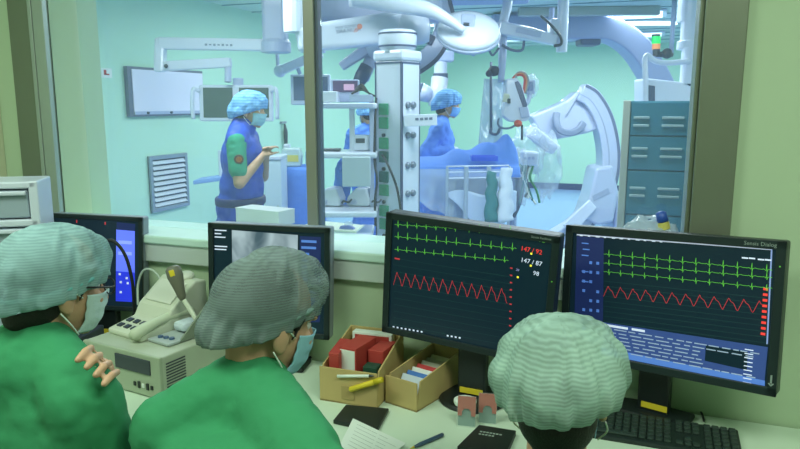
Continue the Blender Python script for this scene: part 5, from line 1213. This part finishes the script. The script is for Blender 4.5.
def sleeve(px0, py0, px1, py1, r, d, m, nm, sd, lab):
    a, b = atd(px0, py0, d), atd(px1, py1, d); n = 14; pts = [a.lerp(b, k/n)+RT*.007*math.sin(k*1.3+sd) for k in range(n+1)]
    tag(MB().tube(pts, [r*(.8+.03*k+.04*math.sin(k*1.9+sd)) for k in range(n+1)], 18).build(nm, m, None, smooth=True), lab, 'drape')
sleeve(506, 168, 505, 222, .055, DT-.64, mat('white_sleeve', (206, 218, 236), .5, bump=.4, bscale=20), 'hanging_cover', 1, 'bunched white cover hanging at the foot end of the patient table')
sleeve(492, 172, 491, 222, .045, DT-.64, mat('teal_sleeve', (44, 118, 124), .6, bump=.4, bscale=20), 'hanging_cover', 3, 'bunched teal cover hanging beside the white one at the table foot')
a = [atd(519, 168, DG-.05), atd(520, 185, DG-.05), atd(517, 202, DG-.05), atd(511, 216, DG-.05)]
MB().sweep(bez(a, 6), NV, .08, .05).build('curved_strap', mat('slate_grip', (76, 90, 116), .45), t, bevel=.006)
p = atd(513, 190, DG+.25); MB().tube([(p.x, p.y, .02), (p.x, p.y, atd(513, 150, DG).z)], .045, 14).build('stand_post', M_LILAC, t); MB().box((p.x, p.y, .04), (.5, .35, .08), rz=YAW).build('stand_base', M_LILAC, t, bevel=.02)

# ------------------------------------------------------------------ C-arm
DC = 7.4
t = thing('c_arm', atd(605, 200, DC).xy.to_3d(), 'white C-arm x-ray machine with a big curved arm and flat side housing', 'x-ray machine')
arc = bez([atd(579, 92, DC), atd(590, 99, DC), atd(601, 118, DC), atd(607, 142, DC), atd(608, 165, DC), atd(603, 188, DC), atd(593, 208, DC), atd(574, 228, DC), atd(555, 240, DC)], 8)
MB().sweep(arc, NV, 18.5*DC/F, .26).build('c_ring', mat('carm_white', (176, 188, 212), .35, coat=.2), t, bevel=.02)
for off, m_, wd in ((-.03, mat('groove_slate', (150, 162, 186), .4), .012), (.075, mat('groove_dark', (96, 108, 136), .4), .03)):
    pts = []
    for i, p in enumerate(arc):
        tg = (arc[min(i+1, len(arc)-1)]-arc[max(0, i-1)]).normalized(); pts.append(p-NV.cross(tg).normalized()*(-off)*-1-NV*.131)
    MB().sweep(pts, NV, wd, .006).build('groove', m_, t)
def plate(name, pp, d, th, m_, bev=.02): 
    return MB().prism([atd(x, y, d) for x, y in pp], NV*th).build(name, m_, t, bevel=bev)
plate('side_housing', [(531, 116), (548, 109), (566, 101), (578, 91), (588, 103), (601, 128), (588, 133), (570, 137), (553, 140), (540, 133)], DC-.05, .3, mat('housing_white', (182, 194, 218), .35, coat=.2))
MB().tube([atd(580, 93, DC-.06), atd(566, 116, DC-.06)], .008, 8).build('housing_seam', mat('groove_slate', (110, 122, 150), .4), t)
hd_ = bez([atd(557, 112, DC-.12), atd(556, 121, DC-.14), atd(560, 130, DC-.15), atd(570, 133, DC-.15), atd(579, 129, DC-.14), atd(584, 122, DC-.12)], 6)
MB().sweep(hd_, NV, 6.5*DC/F, .07).build('grey_handle', mat('handle_grey', (128, 142, 168), .45), t, bevel=.02)
plate('carriage', [(596, 168), (613, 165), (619, 192), (614, 222), (598, 226), (582, 218), (590, 196)], DC-.16, .40, mat('carm_white', (176, 188, 212), .35, coat=.2), .03)
plate('carriage_stripe', [(592, 196), (608, 188), (610, 193), (594, 201)], DC-.165, .006, mat('stripe_grey', (150, 162, 186), .4), .0)
p = atd(618, 220, DC+.15); MB().box((p.x, p.y, .36), (.24, .5, .72), rz=YAW).build('pedestal', M_LILAC, t, bevel=.05); MB().box((p.x+.1, p.y, .06), (.7, .7, .12), rz=YAW).build('base', M_LILAC, t, bevel=.03)
plate('tube_clamp', [(563, 225), (590, 200), (597, 208), (572, 236)], DC-.19, .05, M_WHITE, .01)
t_c = t
# ------------------------------------------------------------------ lateral ceiling arc
DQ = 8.6
t = thing('ceiling_c_arm', atd(600, 20, DQ).xy.to_3d()+V((0, 0, OR_CEIL)), 'massive grey-lilac curved arm under the theatre ceiling, bending down by the signal lamp', 'ceiling arm')
arc = bez([atd(490, 27, DQ), atd(530, 28.5, DQ), atd(570, 29, DQ), atd(600, 29, DQ), atd(618, 34.5, DQ), atd(635, 48, DQ), atd(650, 70, DQ), atd(664, 98, DQ)], 8)
MB().sweep(arc, NV, 22*DQ/F, .4).build('arc_beam', mat('arc_lilac', (158, 172, 206), .4), t, bevel=.02)
MB().box(atd(588, 42, DQ)-NV*.0, (.25, .3, .10), rz=YAW).build('end_stop', mat('slate_grip', (76, 90, 116), .45), t, bevel=.03)
for px in (520, 575): q0 = atd(px, 20, DQ); MB().box((q0.x, q0.y, (q0.z+OR_CEIL)/2), (.3, .3, OR_CEIL-q0.z), rz=YAW).build('ceiling_hanger', M_LILAC, t)
p = atd(588, 12, DQ-.6); o = MB().box((p.x, p.y, OR_CEIL-.05), (1.6, .12, .1), rz=R(15)).build('ceiling_rail', M_STEEL, None, bevel=.01); tag(o, 'grey ceiling rail running above the massive curved arm', 'rail')
# ------------------------------------------------------------------ hanging injector cluster
DH = 5.9
t = thing('hanging_boom', atd(561, 20, DH).xy.to_3d()+V((0, 0, OR_CEIL)), 'white jointed hanging arm with a ceiling post and long drop pole over the patient table', 'boom arm')
col(MB(), 561.5, -30, 52, 11, DH, 20).build('post', M_WHITE, t)
MB().box(atd(555.5, 27, DH), (.12, .14, .13), rz=YAW).build('post_block', M_WHITE, t, bevel=.02)
col(MB(), 551.5, 8, 20, 5, DH, 14).build('side_cylinder', M_LILAC, t)
MB().sweep([atd(499, 28, DH-.05), atd(530, 34, DH-.05), atd(556, 41, DH-.05)], NV, 12*DH/F, .1, [1.05, 1, .8]).build('cross_arm', M_WHITE, t, bevel=.015)
MB().sweep([atd(516, 29.5, DH-.105), atd(541, 35, DH-.105)], NV, .045, .012).build('arm_cover', M_LILAC, t)
MB().tube([atd(511, -25, DH), atd(507, 8, DH), atd(502, 26, DH)], [.045, .042, .036], 14).build('upper_pole', M_WHITE, t, smooth=True)
MB().tube([atd(502.5, 24, DH), atd(502.5, 56, DH), atd(501, 82, DH)], [.04, .035, .026], 14).build('drop_pole', M_LILAC, t, smooth=True)
MB().box(atd(502.5, 28, DH), (.11, .13, .10), rz=YAW).build('knuckle', M_WHITE, t, bevel=.02)
MB().tube(bez([atd(541, 16, DH-.08), atd(552, 26, DH-.12), atd(560, 36, DH-.12), atd(561, 44, DH-.1), atd(554, 46, DH-.1)], 6), .012, 8).build('cable', M_DGREY, t, smooth=True)
MB().tube(bez([atd(502, 45, DH-.04), atd(512, 50, DH-.06), atd(522, 50, DH-.06), atd(524, 41, DH-.05)], 6), .012, 8).build('cable', mat('cable_slate', (92, 108, 136), .5), t, smooth=True)
MB().tube(bez([atd(487, 47, DH-.05), atd(490, 52, DH-.06), atd(493, 55, DH-.06), atd(499, 48, DH-.05)], 6), .01, 8).build('cable', mat('cable_slate', (92, 108, 136), .5), t, smooth=True)
# clear lead shield in a bag
t = thing('clear_shield', atd(492, 110, DH+.1), 'hanging clear shield wrapped in polythene, left of the white injector', 'shield'); t['label'] = 'hanging clear shield wrapped in polythene, between the surgeon and the white injector'
def sh(u, v): 
    x0 = 484-6*v; x1 = 503-1*v; return atd(x0+(x1-x0)*u, 79+70*v+(4*math.sin(u*5) if v > .95 else 0), DH+.12)+NV*(.02*noise.noise(V((u*3, v*4, 2))))
MB().grid(sh, 16, 30).build('pane', M_FILM2, t, smooth=True, solid=.02)
MB().tube([atd(491, 62, DH+.1), atd(491, 128, DH+.1)], .012, 8).build('hanger_rod', mat('cable_slate', (92, 108, 136), .5), t, smooth=True)
MB().tube(bez([atd(491, 128, DH+.08), atd(491, 133, DH+.08), atd(497, 134, DH+.06), atd(500, 128, DH+.05)], 5), .013, 8).build('hook', mat('cable_slate', (92, 108, 136), .5), t, smooth=True)
MB().ball(atd(494, 71, DH+.02), (.055, .05, .045)).build('clamp', mat('clamp_dark', (52, 60, 80), .5), t, smooth=True); MB().ball(atd(489, 73.5, DH), .03).build('clamp_knob', mat('clamp_dark', (52, 60, 80), .5), t, smooth=True)
MB().tube([atd(492, 72, DH+.05), atd(501, 70, DH)], .02, 8).build('clamp_bar', M_LILAC, t, smooth=True)
# injector
t = thing('contrast_injector', atd(515, 100, DH), 'slanting white injector with a dark window strip hanging over the patient table', 'injector')
pj = [(506, 79), (517, 78), (522, 84), (531, 116), (528, 121), (510, 122), (503, 116), (505, 100)]
MB().prism([atd(x, y, DH-.12) for x, y in pj], NV*.16).build('body', M_WHITE, t, bevel=.015)
MB().prism([atd(x, y, DH-.126) for x, y in ((514.5, 82), (518, 81), (521, 85), (527.5, 105), (526.5, 107.5), (523, 107.5))], NV*.02).build('window_strip', mat('strip_slate', (64, 82, 118), .3), t, bevel=.004)
MB().prism([atd(x, y, DH-.14) for x, y in ((519, 107), (528, 107), (530, 117), (521, 118))], NV*.02).build('front_cap', M_LILAC, t, bevel=.006)
MB().box(atd(506, 98, DH-.13), (.05, .04, .07), rz=YAW, ry=R(10)).build('side_switch', mat('switch_cream', (214, 216, 190), .5), t, bevel=.01)
MB().box(atd(509, 101, DH-.16), (.025, .02, .04), rz=YAW).build('switch_button', M_DGREY, t, bevel=.004)
MB().ball(atd(518, 123.5, DH-.12), (.035, .03, .03)).build('orange_knob', mat('orange_red', (222, 84, 62), .45), t, smooth=True)
MB().tube([atd(522, 125, DH-.1), atd(522, 140, DH-.1)], .01, 8).build('syringe_line', M_DGREY, t, smooth=True)
MB().tube(bez([atd(499, 118, DH-.1), atd(498, 124, DH-.11), atd(502, 128, DH-.11), atd(510, 128, DH-.11), atd(517, 124, DH-.11)], 6), .009, 8).build('tubing', mat('cable_slate', (92, 108, 136), .5), t, smooth=True)
for k, (m_) in enumerate((mat('hose_red', (196, 66, 66), .5), mat('hose_orange', (216, 140, 100), .5), mat('hose_grey', (150, 150, 150), .5))):
    MB().tube(bez([atd(512+k, 80, DH-.02), atd(516+k, 75.5-k*1.2, DH-.02), atd(522+k, 75-k, DH-.02), atd(525+k*1.5, 80, DH-.02), atd(523.5+k, 93, DH-.01)], 6), .012, 8).build('hose', m_, t, smooth=True)
tag_ = thing('small_touch_screen', atd(530, 87, DH+.1), 'small dark blue control screen wrapped in clear plastic behind the injector hoses', 'monitor')
MB(Matrix.Translation(atd(529, 87, DH+.08)) @ Matrix.Rotation(YAW, 4, 'Z')).box((0, 0, 0), (.10, .05, .12)).build('casing', M_LILAC, tag_, bevel=.008)
MB(Matrix.Translation(atd(529, 86.5, DH+.08)) @ Matrix.Rotation(YAW, 4, 'Z')).box((-.005, -.028, 0), (.07, .006, .075)).build('screen', mat('navy_screen', (42, 74, 128), .3, emit=.3), tag_)
bag('plastic_wrap', '', atd(532, 86, DH+.08), (.055, .06, .10), M_FILM, seed=23, amp=.25, par=tag_)
MB().tube([atd(530, 93, DH+.08), atd(528, 102, DH+.05), atd(523, 108, DH+.02)], .02, 8).build('stem', M_LILAC, tag_, smooth=True)

# ------------------------------------------------------------------ right side of the theatre
DK = 3.9
a = atd(631, 101, DK); wk = .46; yk = R(1.0); hk = a.z
MKb = Matrix.Translation((a.x, a.y, 0)) @ Matrix.Rotation(yk, 4, 'Z')
t = thing('teal_cabinet', (a.x, a.y, 0), 'tall teal cabinet with pale slot handles and a beige edge post', 'cabinet')
M_TEALC = mat('teal_laminate', (44, 112, 136), .45, var=.04)
MB(MKb).box((wk/2, .25, hk/2), (wk, .48, hk)).build('carcass', M_TEALC, t, bevel=.004)
MB(MKb).box((-.02, .012, hk/2+.003), (.04, .06, hk)).build('edge_post', mat('beige_post', (170, 172, 164), .5), t, bevel=.004)
rows = [hk-(atd(650, 101, DK).z-atd(650, y, DK).z) for y in (101, 122, 157.5, 172, 199, 232, 270)]
zs = [hk-.004]+[atd(655, y, DK).z for y in (136, 171, 217)]+[.62, .32, .05]
for k in range(6):
    d_ = MB(MKb).box((wk/2, -.004, (zs[k]+zs[k+1])/2), (wk-.008, .016, abs(zs[k]-zs[k+1])-.008)).build('drawer', M_TEALC, t, bevel=.003)
    zc = (zs[k]+zs[k+1])/2+(.0 if k else -.02)
    for x in (.062, .228):
        for dz in (-.022, .022):
            MB(MKb).box((x, -.016, zc+dz+.005), (.085 if x < .2 else .115, .012, .014)).build('slot_handle', mat('slot_pale', (150, 170, 176), .4), d_, bevel=.003)
# white pendant post with unit
DR = 5.6
t = thing('ceiling_column', atd(691, 20, DR).xy.to_3d()+V((0, 0, OR_CEIL)), 'white stepped ceiling column beside the right steel jamb, carrying a bracket unit', 'column'); t['label'] = 'white stepped ceiling column carrying a bracket unit, above the teal cabinet'
col(MB(), 692, -40, 22, 29, DR, 28).build('upper_tube', M_WHITE, t); col(MB(), 690.5, 20, 48, 21, DR, 28).build('mid_tube', M_WHITE, t)
col(MB(), 690, 41, 50, 26, DR, 28).build('collar', M_WHITE, t, bevel=.01); col(MB(), 690, 48, 84, 20, DR, 28).build('lower_tube', M_WHITE, t); col(MB(), 688, 80, 86, 13, DR, 24).build('dark_plug', mat('slate_grip', (76, 90, 116), .45), t)
MB().prism([atd(x, y, DR-.05) for x, y in ((646, 78), (700, 84), (700, 126), (646, 126))], NV*.3).build('unit_box', mat('unit_white', (206, 216, 232), .4), t, bevel=.02)
MB().prism([atd(x, y, DR-.06) for x, y in ((647.5, 85), (655, 86), (655, 102), (647.5, 102))], NV*.03).build('dark_slot', mat('slate_grip', (76, 90, 116), .45), t)
MB().tube(bez([atd(645.5, 110, DR-.1), atd(645.5, 80, DR-.1), atd(645, 60, DR-.1), atd(648, 55.5, DR-.1), atd(655, 61, DR-.1), atd(668, 63, DR-.1), atd(690, 61, DR-.1)], 6), .022, 10).build('bracket_bar', M_WHITE, t, smooth=True)
# signal lamp
DS = 7.2
t = thing('signal_lamp', atd(656, 50, DS), 'small signal tower with lit green over orange lens, on a dark elbow bracket', 'signal lamp')
def seg(nm, y0, y1, wp, m_): a, b = atd(656, y0, DS), atd(656, y1, DS); MB().tube([(b.x, b.y, b.z), (b.x, b.y, a.z)], wp*DS/F/2, 20).build(nm, m_, t)
seg('green_lens', 36.5, 44, 8.5, mat('lamp_green', (24, 200, 96), .3, emit=.9)); seg('orange_lens', 44, 49.5, 8, mat('lamp_orange', (220, 140, 88), .3, emit=.6)); seg('top_cap', 34.5, 36.8, 8.5, M_DGREY); seg('foot', 49.3, 56, 7, M_DGREY)
MB().tube([atd(656, 54, DS), atd(664, 54.5, DS), atd(671, 54.5, DS+.1)], .03, 10).build('bracket', M_DGREY, t, smooth=True); MB().ball(atd(667, 53.5, DS), .055).build('bracket_joint', M_DGREY, t, smooth=True)
q0 = atd(671, 54.5, DS+.1); MB().tube([q0, V((q0.x, q0.y, OR_CEIL))], .025, 10).build('drop_rod', M_LILAC, t, smooth=True)
p = atd(646, 38, 9.5); o = MB().box((p.x, p.y, OR_CEIL-.02), (.8, .12, .04), rz=YAW).build('strip_light', mat('strip_led', (240, 250, 255), emit=1.8), None); tag(o, 'short glowing white strip light under the ceiling beside the signal tower', 'light')
